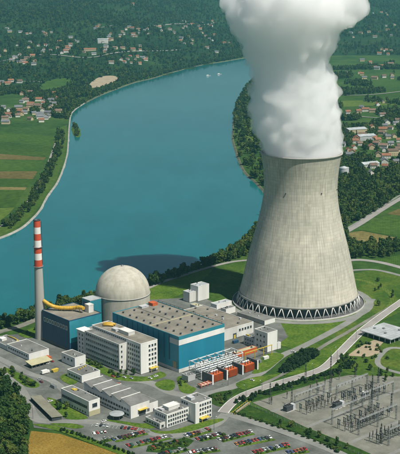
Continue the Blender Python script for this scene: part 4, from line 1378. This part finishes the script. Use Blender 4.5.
# ------------------------------------------------------------------ trees
def crown_mesh(name, seed, r=4.6, h=9.5, base=2.2, nleaf=420, mat='leaf', cone=False, leaf=1.0):
    q = random.Random(seed)
    mb = MB()
    clumps = []
    for k in range(14):
        if cone:
            f = q.random()
            rad = r * (1 - f) * 0.75
            a = q.uniform(0, 6.28)
            clumps.append((Vector((rad * math.cos(a), rad * math.sin(a), base + f * h)), r * 0.36 * (1.1 - f)))
        else:
            a, f = q.uniform(0, 6.28), q.uniform(0.08, 0.95)
            rad = r * math.sqrt(max(0, 1 - (2 * f - 0.9) ** 2)) * q.uniform(0.35, 0.78)
            clumps.append((Vector((rad * math.cos(a), rad * math.sin(a), base + f * h * 0.92)), r * q.uniform(0.34, 0.52)))
    for k in range(nleaf):
        c, cr = clumps[k % len(clumps)]
        d = Vector((q.gauss(0, 1), q.gauss(0, 1), q.gauss(0.15, 1))).normalized()
        p = c + d * cr * q.uniform(0.72, 1.08)
        nrm = (d + Vector((q.gauss(0, .5), q.gauss(0, .5), q.gauss(0.2, .5)))).normalized()
        t = nrm.cross(Vector((q.gauss(0, 1), q.gauss(0, 1), q.gauss(0, 1)))).normalized()
        s = nrm.cross(t)
        e = leaf * q.uniform(0.45, 0.95)
        b = len(mb.v)
        for aa, bb_ in ((-1, -.6), (.9, -.8), (1.1, .7), (-.5, 1)):
            mb.v.append(tuple(p + t * e * aa * q.uniform(.7, 1.2) + s * e * bb_ * q.uniform(.7, 1.2)))
        mb.face([b, b + 1, b + 2, b + 3])
    # inner masses so that the crown is not see-through everywhere
    for c, cr in clumps[:10]:
        bm = bmesh.new()
        bmesh.ops.create_icosphere(bm, subdivisions=1, radius=cr * 0.8)
        b = len(mb.v)
        for v in bm.verts:
            mb.v.append(tuple(c + v.co * q.uniform(0.8, 1.15)))
        for f in bm.faces:
            mb.face([b + v.index for v in f.verts])
        bm.free()
    return mb.mesh(name, mat)


CROWNS = [crown_mesh('crown', 11), crown_mesh('crown', 12, 4.2, 11, 2.4), crown_mesh('crown', 13, 5.2, 8.5, 2.0), crown_mesh('crown', 14, 3.6, 12.5, 2.2)]
CWORD = ['round', 'upright', 'broad low', 'slender tall']
CONES = [crown_mesh('crown', 21, 3.4, 13, 1.2, 420, 'leaf_dark', True, 0.8), crown_mesh('crown', 22, 3.0, 11, 1.0, 380, 'leaf_dark', True, 0.8)]
SHRUBS = [crown_mesh('foliage', 31, 1.7, 2.3, 0.2, 160, 'leaf', False, 0.45), crown_mesh('foliage', 32, 1.5, 1.9, 0.2, 150, 'leaf', False, 0.45)]
DSHRUBS = [crown_mesh('foliage', 33, 2.5, 4.2, 0.1, 260, 'leaf_dark', False, 0.6), crown_mesh('foliage', 34, 2.3, 4.8, 0.1, 260, 'leaf_dark', False, 0.6)]
mb = MB().tube([(0, 0, -0.4), (0.1, 0, 2.5), (0, 0.15, 5.5), (0.1, 0, 8.5)], [0.42, 0.32, 0.22, 0.08], 7)
for a in range(4):
    mb.tube([(0, 0, 2.6 + a * 0.8), (1.6 * math.cos(a * 1.7), 1.6 * math.sin(a * 1.7), 4.4 + a * 0.9), (2.7 * math.cos(a * 1.7), 2.7 * math.sin(a * 1.7), 5.6 + a)], [0.16, 0.11, 0.05], 5)
TRUNK = mb.mesh('trunk', 'bark')
STEM = MB().tube([(0, 0, -0.2), (0, 0, 1.2)], [0.12, 0.06], 6).tube([(0, 0, .2), (.5, .2, 1.2)], [0.07, 0.03], 5).mesh('stem', 'bark')


def tree(p, k, label, group, kinds=None, name='broadleaf_tree'):
    o = thing(name, label, 'tree', (p.x, p.y, p.z), rnd.uniform(0, 6.28), group, (k * rnd.uniform(.9, 1.1), k * rnd.uniform(.9, 1.1), k * rnd.uniform(.85, 1.15)))
    me = rnd.choice(kinds or CROWNS)
    if me in CROWNS:
        o['label'] = CWORD[CROWNS.index(me)] + ' ' + label
    link('trunk', TRUNK, o)
    link('crown', me, o)


def shrub(p, k, label, group, kinds=None):
    o = thing('shrub', label, 'shrub', (p.x, p.y, p.z), rnd.uniform(0, 6.28), group, (k * rnd.uniform(.85, 1.15), k * rnd.uniform(.85, 1.15), k * rnd.uniform(.8, 1.2)))
    link('stem', STEM, o)
    link('foliage', rnd.choice(kinds or SHRUBS), o)


def scatter_px(poly, n, mind):
    """world points on flat ground whose pixel falls in poly"""
    ws = [G(*p) for p in poly]
    x0, x1 = min(w.x for w in ws), max(w.x for w in ws)
    y0, y1 = min(w.y for w in ws), max(w.y for w in ws)
    wp = [(w.x, w.y) for w in ws]
    out = []
    tries = 0
    while len(out) < n and tries < n * 60:
        tries += 1
        x, y = rnd.uniform(x0, x1), rnd.uniform(y0, y1)
        if inpoly(x, y, wp) and all((x - q.x) ** 2 + (y - q.y) ** 2 > mind * mind for q in out):
            out.append(Vector((x, y, 0.0)))
    return out


for p in scatter_px([(-6, 383), (4, 380), (15, 394), (23, 406), (27, 424), (27, 440), (24, 470), (-8, 470)], 75, 4.6):
    tree(p, rnd.uniform(0.72, 1.05), 'dark leafy tree in the wood at the lower left corner', 'wood at the lower left')
for p in scatter_px([(-8, 327), (20, 318.5), (40, 312), (60, 306.5), (76, 303), (100, 296), (100, 303), (70, 309), (40, 317), (20, 324), (-8, 333)], 62, 4.0):
    tree(p, rnd.uniform(0.6, 0.95), 'leafy tree on the river bank behind the chimney', 'bank trees behind the chimney')
for p in scatter_px([(142, 286.5), (172, 277), (198, 268), (226, 256), (241, 247), (250, 238), (258, 225), (262, 250), (240, 258), (212, 266.5), (180, 277), (146, 289)], 95, 5.0):
    tree(p, rnd.uniform(0.7, 1.1), 'leafy tree on the river bank between dome and cooling tower', 'bank trees between dome and tower')
for p in scatter_px([(350, 246), (372, 246), (398, 243), (412, 243), (412, 252), (396, 256), (370, 259), (350, 258)], 48, 6.0):
    tree(p, rnd.uniform(0.8, 1.15), 'leafy tree in the dark strip beyond the perimeter road right of the tower', 'tree strip right of the tower')
for p in scatter_px([(279, 372.5), (284, 374.5), (300, 366), (318, 355.5), (311, 351), (303, 352.5), (290, 362)], 70, 2.6):
    shrub(p, rnd.uniform(0.85, 1.15), 'dark evergreen shrub in the dense plantation along the rail siding', 'dark shrub plantation', DSHRUBS)
hp = smooth([G(*p) for p in ((240, 402), (262, 395), (284, 388), (304, 382.5), (326, 376), (340, 371), (352, 364))], 12)
for p in hp:
    shrub(p + Vector((rnd.uniform(-3, 3), rnd.uniform(-3, 3), 0.2)), rnd.uniform(0.55, 0.85), 'dark shrub in the hedge between access road and switchyard', 'switchyard hedge', DSHRUBS)
for a in smooth([G(*p) for p in ((236, 414), (262, 422.5), (290, 432), (320, 444), (338, 452))], 5):
    shrub(a + Vector((rnd.uniform(-1, 1), rnd.uniform(-1, 1), 0.2)), rnd.uniform(0.8, 1.2), 'small round shrub along the embankment road', 'embankment shrubs')
for p in smooth([G(*q_) for q_ in ((60, 430.5), (78, 435.5), (98, 443), (118, 450), (136, 457))], 9):
    shrub(p + Vector((rnd.uniform(-1, 1), rnd.uniform(-1, 1), 0.35)), rnd.uniform(0.35, 0.55), 'dark shrub in the hedge between car park and yellow field', 'field hedge', DSHRUBS)
for (A, B) in ROWW[2:]:
    d = (B - A).normalized(); s_ = Vector((d.y, -d.x, 0))
    c = (A + B) / 2 + s_ * 4.2
    hl_ = (B - A).length / 2
    q = [c - d * hl_ - s_ * 1.5, c + d * hl_ - s_ * 1.5, c + d * hl_ + s_ * 1.5, c - d * hl_ + s_ * 1.5]
    sheet('verge', [(v.x, v.y) for v in q], 0.42, 'lawn', skirt=0.2)
    for k in range(8):
        if rnd.random() < 0.75:
            shrub(c + d * rnd.uniform(-hl_, hl_) + Vector((0, 0, 0.3)), rnd.uniform(0.5, 0.85), 'low green shrub on a verge between car park rows', 'car park shrubs')
px_sheet('verge', [(148, 446), (172, 441), (186, 437.5), (194, 441), (188, 447), (160, 453), (146, 452)], 0.37, 'lawn_dark', skirt=0.2)
for p in scatter_px([(150, 446), (184, 438.5), (190, 441), (186, 446), (152, 452)], 16, 2.5):
    shrub(p + Vector((0, 0, 0.2)), rnd.uniform(0.6, 1.0), 'green shrub on the island in the middle of the car park', 'car park island shrubs')
for pl, n in (([(86, 361), (120, 375), (118, 378), (86, 364)], 12), ([(207, 399), (222, 394), (234, 392), (222, 404)], 14), ([(22, 380), (34, 386), (30, 390), (24, 388)], 6), ([(176, 379), (186, 383), (192, 391), (182, 390)], 4),
              ([(40, 326), (64, 340), (62, 345), (36, 332)], 6), ([(360, 340), (392, 350), (384, 368), (350, 368)], 22), ([(335, 362), (346, 352), (352, 360), (340, 372)], 14)):
    for p in scatter_px(pl, n, 2.2):
        shrub(p + Vector((0, 0, 0.2)), rnd.uniform(0.7, 1.25), 'green shrub on the lawns around the plant', 'lawn shrubs')

for pl, n, lab, grp in (([(6, 369), (36, 383), (34, 388), (10, 376)], 7, 'small round tree on the lawn along the left perimeter road', 'left perimeter trees'), ([(90, 362), (140, 377), (128, 380), (90, 366)], 6, 'small tree on the lawn in front of the office slab', 'office lawn trees'),
                        ([(48, 399), (72, 410), (84, 418), (66, 418)], 4, 'small tree on the lawn beside the canteen block', 'canteen lawn trees'), ([(365, 276), (410, 282), (405, 298), (375, 312)], 9, 'lone tree on the meadow right of the cooling tower', 'meadow trees'),
                        ([(350, 366), (396, 372), (396, 386), (350, 371)], 9, 'small tree on the rough grass behind the switchyard', 'switchyard back trees'), ([(236, 411), (300, 430), (360, 454), (330, 444), (260, 418)], 8, 'small tree on the dark grass embankment', 'embankment trees'),
                        ([(20, 332), (44, 328), (48, 331), (30, 338)], 5, 'small tree on the grass between store hall and chimney', 'chimney lawn trees')):
    for p in scatter_px(pl, n, 4):
        tree(p + Vector((0, 0, 0.2)), rnd.uniform(0.3, 0.48), lab, grp)

# small wooded island
ip = G(76, 130)
mb = MB().lathe([(34, -2.2), (26, -0.9), (8, 0.2), (0.01, 0.3)], 28)
mb.v = [(x * (0.32 + 0.05 * noise.noise(Vector((y * .1, 0, 0)))), y * 3.4, z) for x, y, z in mb.v]
io = struct(mb.build('island', 'dike_grass', None, (ip.x, ip.y, 0), R(8.5)))
for k in range(34):
    yy = rnd.uniform(-85, 85)
    tree(ip + Vector((rnd.uniform(-3.5, 3.5) - yy * 0.15, yy, -0.6)), rnd.uniform(0.5, 0.8), 'small tree on the narrow island in the river', 'island trees')
for k, (px, py, lab) in enumerate(((208, 75.5, 'left one of two tiny white boats on the far river'), (219, 74, 'right one of two tiny white boats on the far river'))):
    p = G(px, py)
    o = thing('boat', lab, 'boat', (p.x, p.y, -1.7), R(15), 'boats on the far river')
    MB().hexa([(-7, -1.6, 0), (6, -1.6, 0), (9, 0, 0), (6, 1.6, 0), (-7, 1.6, 0)], [(-7.6, -2.2, 2), (6.6, -2.2, 2), (11, 0, 2.3), (6.6, 2.2, 2), (-7.6, 2.2, 2)]).build('hull', 'paint_pale', o)
    MB().box(-5, 2, -1.5, 1.5, 2.02, 4.2).build('cabin', 'white_bright', o)

# ------------------------------------------------------------------ houses
def house_meshes(w, d, h, rh, wall, roof):
    wm = MB().box(-w / 2, w / 2, -d / 2, d / 2, -2.5, h)
    b = len(wm.v)
    wm.v += [(-w / 2, -d / 2, h), (-w / 2, d / 2, h), (-w / 2, 0, h + rh), (w / 2, -d / 2, h), (w / 2, d / 2, h), (w / 2, 0, h + rh)]
    wm.face([b, b + 2, b + 1]); wm.face([b + 3, b + 4, b + 5])
    e, t = 0.7, 0.3
    rm = MB()
    for s in (-1, 1):
        y0, z0 = s * (d / 2 + e), h - e * rh / (d / 2)
        bot = [(-w / 2 - e, y0, z0), (w / 2 + e, y0, z0), (w / 2 + e, 0, h + rh), (-w / 2 - e, 0, h + rh)]
        top = [(x, y, z + t) for x, y, z in bot]
        if s > 0:
            bot, top = bot[::-1], top[::-1]
        rm.hexa(bot, top)
    rm.box(w * 0.2, w * 0.2 + 0.9, 0.6, 1.5, h + rh * 0.4, h + rh + 1.0)
    win = MB()
    for zf in ([0.9, 3.6] if h > 5 else [1.0]):
        n = max(2, int(w / 3.2))
        for i in range(n):
            x = -w / 2 + (i + 0.5) * w / n
            win.box(x - 0.55, x + 0.55, -d / 2 - 0.06, -d / 2, zf, zf + 1.4)
            win.box(x - 0.55, x + 0.55, d / 2, d / 2 + 0.06, zf, zf + 1.4)
    return wm.mesh('wall', wall), rm.mesh('roof', roof), win.mesh('window_rows', 'glass')


HM = []
for wall, wword in (('house_white', 'white'), ('house_ochre', 'ochre')):
    for roof, rword in (('tile_red', 'red'), ('tile_brown', 'brown'), ('slate', 'grey')):
        for (w_, d_, h_, rh_, size) in ((11, 9, 5.4, 3.2, 'small'), (17, 11, 6.0, 3.6, 'long')):
            HM.append((house_meshes(w_, d_, h_, rh_, wall, roof), f'{size} {wword} house with {rword} roof', wall))
HOUSES = []


def house(p, rz, where, group, k=1.0, near=False, pick=None):
    (wm, rm, wi), desc, wl = pick or rnd.choice(HM)
    if any((p.x - q[0]) ** 2 + (p.y - q[1]) ** 2 < 19 ** 2 for q in HOUSES):
        return
    HOUSES.append((p.x, p.y))
    o = thing('house', f'{desc} {where}', 'house', (p.x, p.y, p.z), rz, group, k)
    link('wall', wm, o); link('roof', rm, o)
    if near:
        link('window_rows', wi, o)['kind'] = 'stuff'


def clusters(cl, where, group, k=1.0, near=False):
    for x0, y0, x1, y1, n, sp in cl:
        for i in range(n):
            f = rnd.random()
            p = hit(x0 + (x1 - x0) * f + rnd.gauss(0, sp * 0.4), y0 + (y1 - y0) * f + rnd.gauss(0, sp))
            if p:
                house(p, rnd.choice((0.1, 0.25, 1.6, -0.3)) + rnd.uniform(-.2, .2), where, group, k * rnd.uniform(.9, 1.15), near)


clusters([(5, 31, 75, 36, 11, 1.5), (95, 27, 148, 30, 10, 1.2), (0, 50, 70, 46, 20, 4), (8, 58, 40, 68, 11, 3), (40, 54, 120, 50, 16, 3), (100, 40, 150, 33, 10, 3),
          (110, 66, 150, 59, 12, 2), (150, 30, 222, 32, 16, 3), (165, 45, 235, 44, 12, 4), (120, 62, 140, 50, 8, 3), (70, 42, 132, 38, 14, 2), (180, 26, 215, 25, 8, 2), (95, 6, 135, 6, 4, 2)],
         'on the hillside across the river', 'hillside houses across the river', 1.0)
clusters([(-2, 84, 22, 82, 9, 1.6), (2, 112, 60, 117, 20, 4), (28, 105, 66, 101, 10, 3), (0, 118, 48, 122, 9, 2), (0, 98, 40, 104, 7, 3)], 'in the hamlet above the left river fields', 'hamlet on the left bank', 1.0)
clusters([(338, 36, 400, 28, 14, 4), (344, 16, 400, 12, 8, 3), (340, 75, 395, 78, 9, 1.5), (372, 55, 400, 50, 6, 3), (350, 62, 395, 66, 6, 3)], 'on the plain behind the steam plume', 'houses right of the plume', 1.1)
clusters([(352, 145, 400, 142, 16, 4), (345, 152, 372, 150, 9, 4), (376, 154, 402, 152, 12, 4), (375, 130, 402, 124, 12, 4), (340, 145, 352, 160, 5, 3), (366, 172, 398, 165, 8, 4), (342, 112, 400, 108, 8, 3)],
         'in the village right of the cooling tower rim', 'village right of the tower', 1.0, True)
for px, py, w_, d_, h_, wl, rf, lab, rz in ((355, 133, 46, 24, 8, 'house_ochre', 'roof_pale', 'long factory with pale roof and ochre wall in the right village', 0.45), (365, 140, 40, 22, 9, 'grey_wall', 'roof_pale', 'grey factory hall with pale roof in front of the ochre factory', 0.45),
                                       (369, 167, 34, 16, 6, 'white_wall', 'roof_pale', 'low pale roofed store house at the village edge near the tower', 0.5), (392, 156, 20, 15, 10, 'house_ochre', 'tile_brown', 'tall ochre house at the right photo edge', 0.2),
                                       (103, 43, 40, 14, 14, 'white_wall', 'roof_pale', 'large pale block on the hillside across the river', 0.1), (90, 51, 44, 14, 8, 'house_ochre', 'tile_red', 'long ochre building with red roof on the far hillside', 0.15)):
    p = hit(px, py)
    o = thing('factory_hall' if w_ > 30 else 'house', lab, 'building', p, rz)
    wm, rm, wi = house_meshes(w_, d_, h_, 3.0, wl, rf)
    link('wall', wm, o); link('roof', rm, o); link('window_rows', wi, o)['kind'] = 'stuff'
    for k in np.linspace(-w_ / 2, w_ / 2, 6):
        HOUSES.append((p.x + k * math.cos(rz), p.y + k * math.sin(rz)))
p = hit(343.5, 181)
o = thing('storage_silo', 'pale round storage silo among trees right of the cooling tower', 'silo', p)
MB().lathe([(8.2, -1), (8.2, 22)], 36).build('drum', 'silo_metal', o)
MB().lathe([(8.5, 22), (8.5, 22.6), (0.01, 25.2)], 36).build('roof', 'roof_pale', o)
MB().box(8.2, 8.7, -0.5, 0.5, 0, 22.5).build('ladder', 'steel_grey', o)

# lanes on the hillside and plain
for pts, wd in ((((95, 29), (120, 24.5), (150, 26), (185, 24), (215, 23)), 9), (((0, 62), (40, 55), (90, 58), (130, 52), (180, 50)), 7), (((340, 96), (370, 95), (402, 92)), 8), (((340, 115), (372, 118), (402, 119)), 8), (((0, 84), (30, 82), (60, 84)), 6)):
    P = [hit(*q) for q in pts]
    if all(P):
        P = smooth(P, 14)
        mb = MB()
        for i, q in enumerate(P):
            d = (P[min(i + 1, len(P) - 1)] - P[max(i - 1, 0)]).normalized()
            s_ = Vector((-d.y, d.x, 0)).normalized()
            for e in (-1, 1):
                r_ = q + s_ * e * wd / 2
                mb.v.append((r_.x, r_.y, terr(r_.x, r_.y) + 1.2))
        for i in range(len(P) - 1):
            mb.face([2 * i + 1, 2 * i, 2 * i + 2, 2 * i + 3])
        struct(mb.build('lane', 'road_pale'))

# ------------------------------------------------------------------ distant woods: one mass of trees
river_poly = [(p.x, p.y) for p in shore]


def forest(name, label, pts, coll):
    me = bpy.data.meshes.new(name)
    me.from_pydata([tuple(p[:3]) for p in pts], [], [])
    a = me.attributes.new('tree_scale', 'FLOAT', 'POINT')
    a.data.foreach_set('value', [p[3] for p in pts])
    o = link(name, me)
    o['kind'] = 'stuff'; o['label'] = label; o['category'] = 'trees'
    ng = bpy.data.node_groups.new(name, 'GeometryNodeTree')
    ng.interface.new_socket('Geometry', in_out='INPUT', socket_type='NodeSocketGeometry')
    ng.interface.new_socket('Geometry', in_out='OUTPUT', socket_type='NodeSocketGeometry')
    gi, go = ng.nodes.new('NodeGroupInput'), ng.nodes.new('NodeGroupOutput')
    ip_ = ng.nodes.new('GeometryNodeInstanceOnPoints')
    ci = ng.nodes.new('GeometryNodeCollectionInfo')
    ci.inputs['Collection'].default_value = coll
    ci.inputs['Separate Children'].default_value = True
    ci.inputs['Reset Children'].default_value = True
    ri = ng.nodes.new('FunctionNodeRandomValue'); ri.data_type = 'INT'
    ri.inputs[4].default_value = 0; ri.inputs[5].default_value = len(coll.objects) - 1
    rv = ng.nodes.new('FunctionNodeRandomValue'); rv.data_type = 'FLOAT_VECTOR'
    rv.inputs[0].default_value = (0, 0, 0); rv.inputs[1].default_value = (0.1, 0.1, 6.28)
    at_ = ng.nodes.new('GeometryNodeInputNamedAttribute'); at_.data_type = 'FLOAT'; at_.inputs[0].default_value = 'tree_scale'
    L = ng.links.new
    L(gi.outputs[0], ip_.inputs['Points']); L(ci.outputs[0], ip_.inputs['Instance'])
    ip_.inputs['Pick Instance'].default_value = True
    L(ri.outputs[2], ip_.inputs['Instance Index']); L(rv.outputs[0], ip_.inputs['Rotation']); L(at_.outputs[0], ip_.inputs['Scale'])
    L(ip_.outputs[0], go.inputs[0])
    md = o.modifiers.new('trees', 'NODES'); md.node_group = ng
    return o


cA = bpy.data.collections.new('broadleaf_kit')
for me in CROWNS + CONES[:1]:
    cA.objects.link(bpy.data.objects.new('wood_tree', me))
cB = bpy.data.collections.new('hill_kit')
for me in CROWNS[:3] + CONES:
    cB.objects.link(bpy.data.objects.new('wood_tree', me))
npr = np.random.RandomState(3)
HX = np.array(HOUSES)


def clear_of_houses(x, y, d=12, front=70):
    """keep gardens open: no tree on a house nor close in front of it"""
    dx_ = np.abs(HX[:, 0] - x - (HX[:, 1] - y) * x / y); dy_ = HX[:, 1] - y
    return not np.any((dx_ < d) & (dy_ > -d) & (dy_ < front))


# hillside
pts = []
while len(pts) < 15000:
    Y = npr.uniform(2750, 7800)
    X = npr.uniform(-0.215, 0.215) * Y
    z = terr(X, Y)
    if z <= 0.6:
        continue
    px, py = project(X, Y, z)
    if py < -14 or py > 110:
        continue
    dens = 0.5 + 0.75 * noise.noise(Vector((X / 260, Y / 420, 0)))
    if py < 24:
        dens = 0.95 if noise.noise(Vector((X / 300, Y / 700, 3))) > -0.28 else 0.35
    if any(inpoly(px, py - 2.0, c_[0]) or inpoly(px, py, c_[0]) for c_ in CLEAR):
        continue
    if npr.rand() > dens or (py > 20 and not clear_of_houses(X, Y, 11, 60)):
        continue
    pts.append((X, Y, z - 0.5, npr.uniform(0.8, 1.5)))
forest('hill_forest', 'dense dark woods covering the hillside across the river', pts, cB)

# flat land: hamlet, peninsula, plain right of the tower
masks = [([(-10, 92), (70, 96), (72, 112), (66, 128), (50, 131), (-10, 127)], 900, 0.45), ([(-10, 68), (90, 72), (84, 100), (70, 110), (40, 96), (-10, 92)], 1500, 0.8), ([(80, 90), (118, 70), (150, 62), (245, 44), (290, 46), (246, 56), (152, 76), (118, 86), (84, 101)], 1500, 0.8),
         ([(60, 124), (67, 124), (66, 142), (63, 158), (54, 178), (40, 200), (46, 180), (56, 156), (59, 140)], 0, 1),
         ([(236, 113), (244, 96), (254, 83), (270, 74), (300, 70), (300, 200), (266, 192), (258, 183), (245, 169), (237, 150), (234.5, 135)], 800, 0.85),
         ([(330, 70), (404, 62), (404, 120), (335, 120)], 900, 0.35), ([(335, 118), (404, 118), (404, 165), (340, 168)], 620, 0.55), ([(335, 160), (404, 158), (404, 192), (384, 206), (346, 228), (335, 232)], 950, 0.95),
         ([(330, 230), (345, 230), (348, 262), (340, 262)], 40, 1), ([(262, 200), (330, 200), (330, 235), (262, 240)], 120, 0.8)]
pts = []
for pl, n, dn in masks:
    if not n:
        continue
    ws = [G(*q) for q in pl]
    wp = [(w_.x, w_.y) for w_ in ws]
    x0, x1 = min(q[0] for q in wp), max(q[0] for q in wp)
    y0, y1 = min(q[1] for q in wp), max(q[1] for q in wp)
    c = 0; tries = 0
    while c < n and tries < n * 40:
        tries += 1
        x, y = npr.uniform(x0, x1), npr.uniform(y0, y1)
        if not inpoly(x, y, wp) or inpoly(x, y, river_poly) or terr(x, y) > 1:
            continue
        qx, qy = project(x, y)
        if any(inpoly(qx, qy - 2.5, c_[0]) or inpoly(qx, qy, c_[0]) for c_ in CLEAR):
            continue
        if (noise.noise(Vector((x / 110, y / 170, 5))) + 0.5) > dn or not clear_of_houses(x, y, 10, 75):
            continue
        pts.append((x, y, -0.3, npr.uniform(0.75, 1.25) * (1.15 if dn > .7 else 1)))
        c += 1
for p in smooth([G(*q_) for q_ in ((61, 132), (60, 143), (56, 157), (48.5, 174), (40.5, 188), (31.5, 203), (20, 217), (7, 227))], 16):
    for k in range(2):
        pts.append((p.x + npr.uniform(-7, 7), p.y + npr.uniform(-9, 9), -0.3, npr.uniform(0.55, 0.95)))
# hedge line along the far and left shores
for i in range(0, len(shore) - 1):
    p = shore[i]
    px, py = project(p.x, p.y)
    if py < 112 and px > 60 and px < 300:
        L = (shore[i + 1] - p).length
        for k in range(int(L / 11)):
            q = p.lerp(shore[i + 1], npr.rand())
            pts.append((q.x + npr.uniform(-4, 4), q.y + npr.uniform(6, 22), -0.3, npr.uniform(0.6, 1.1)))
forest('valley_woods', 'far copses and hedges on the valley floor around villages', pts, cA)

# ------------------------------------------------------------------ steam plume
ETAB = np.array([[160, 262, 336], [150, 259, 339], [135, 254, 341], [120, 250, 341], [100, 247, 341], [82, 252, 339], [65, 247, 332], [45, 237, 334], [20, 226, 351], [0, 221, 366], [-45, 210, 388], [-95, 200, 405]])
TY = tw.y


def plume_at(z):
    ys = np.linspace(-130, 170, 301)
    zs = np.array([zat(y, TY) for y in ys])
    y = np.interp(z, zs[::-1], ys[::-1])
    l = np.interp(y, ETAB[::-1, 0], ETAB[::-1, 1]); r_ = np.interp(y, ETAB[::-1, 0], ETAB[::-1, 2])
    dep = TY * CP - (z - HCAM) * SP
    return ((l + r_) / 2 - 200) / FPX * dep, (r_ - l) / 2 / FPX * dep


q = random.Random(5)
bm = bmesh.new()


def ball(c, r):
    bmesh.ops.create_icosphere(bm, subdivisions=2 if r < 9 else 3, radius=r, matrix=Matrix.Translation(c))


z = 147.0
while z < 312:
    cx, rad = plume_at(z)
    if z < 160:
        rad = 46.0; cx = tw.x
    for k in range(3 if z < 160 else 9):
        a = q.uniform(0, 6.28)
        br = rad * (q.uniform(0.30, 0.50) if z > 160 else 0.55)
        off = (rad - br) * (q.uniform(0.75, 1.04) if z > 160 else 0.9)
        ball((cx + off * math.cos(a), TY + off * math.sin(a), z + q.uniform(-4, 4)), br)
    if z > 166:
        for k in range(16):
            a = q.uniform(0, 6.28)
            br = rad * q.uniform(0.13, 0.24)
            off = rad * q.uniform(0.86, 1.0) - br * 0.55
            ball((cx + off * math.cos(a), TY + off * math.sin(a), z + q.uniform(-6, 6)), br)
    ball((cx, TY, z), rad * 0.80)
    z += 6.5 + (z - 147) * 0.035
me = bpy.data.meshes.new('cloud_body')
bm.to_mesh(me); bm.free()
tmp = bpy.data.objects.new('cloud_tmp', me)
COL.objects.link(tmp)
rm_ = tmp.modifiers.new('r', 'REMESH'); rm_.mode = 'VOXEL'; rm_.voxel_size = 2.1
for sz, st_ in ((26, 8.0), (12, 9.5), (5.5, 4.6)):
    tx = bpy.data.textures.new('puff', 'CLOUDS'); tx.noise_scale = sz; tx.noise_depth = 2; tx.noise_basis = 'VORONOI_F1' if sz < 20 else 'ORIGINAL_PERLIN'
    dm_ = tmp.modifiers.new('d', 'DISPLACE'); dm_.texture = tx; dm_.strength = -st_ if sz < 20 else st_; dm_.mid_level = 0.4; dm_.texture_coords = 'GLOBAL'
rm2 = tmp.modifiers.new('r2', 'REMESH'); rm2.mode = 'VOXEL'; rm2.voxel_size = 1.8; rm2.use_smooth_shade = True
dg = bpy.context.evaluated_depsgraph_get()
cm = bpy.data.meshes.new_from_object(tmp.evaluated_get(dg))
bpy.data.objects.remove(tmp)
# keep the foot of the plume inside the rim
co = np.empty(len(cm.vertices) * 3); cm.vertices.foreach_get('co', co); co = co.reshape(-1, 3)
dx, dy = co[:, 0] - tw.x, co[:, 1] - TY
rr2 = np.hypot(dx, dy)
lim = np.where(co[:, 2] < 157.3, np.polyval(cf, np.minimum(co[:, 2], 156)) - 0.9, r0 - 0.9 + (co[:, 2] - 157.3) * 1.6)
k = np.minimum(1, lim / np.maximum(rr2, 1e-6))
co[:, 0] = tw.x + dx * k; co[:, 1] = TY + dy * k
cm.vertices.foreach_set('co', co.ravel()); cm.update()
cm.materials.clear()
m = bpy.data.materials.new('steam'); m.use_nodes = True; MATS['steam'] = m
nt = m.node_tree; nt.nodes.clear()
out = nt.nodes.new('ShaderNodeOutputMaterial')
pv = nt.nodes.new('ShaderNodeVolumePrincipled')
pv.inputs['Color'].default_value = (0.998, 0.999, 1.0, 1)
pv.inputs['Density'].default_value = 0.085
pv.inputs['Anisotropy'].default_value = 0.0
nt.links.new(pv.outputs[0], out.inputs['Volume'])
cm.materials.append(m)
pl = link('steam_plume', cm)
pl['kind'] = 'stuff'; pl['label'] = 'billowing white steam plume rising from the cooling tower'; pl['category'] = 'steam'

# ------------------------------------------------------------------ air
m = bpy.data.materials.new('air'); m.use_nodes = True
nt = m.node_tree; nt.nodes.clear()
out = nt.nodes.new('ShaderNodeOutputMaterial')
pv = nt.nodes.new('ShaderNodeVolumePrincipled')
pv.inputs['Color'].default_value = (0.26, 0.74, 0.88, 1)
pv.inputs['Density'].default_value = 5.2e-5
pv.inputs['Anisotropy'].default_value = 0.2
nt.links.new(pv.outputs[0], out.inputs['Volume'])
mb = MB().box(-9500, 9500, -1000, 15500, -5, 460)
me = bpy.data.meshes.new('haze'); me.from_pydata(mb.v, [], mb.f); me.materials.append(m)
hz = link('haze', me)
hz['kind'] = 'stuff'
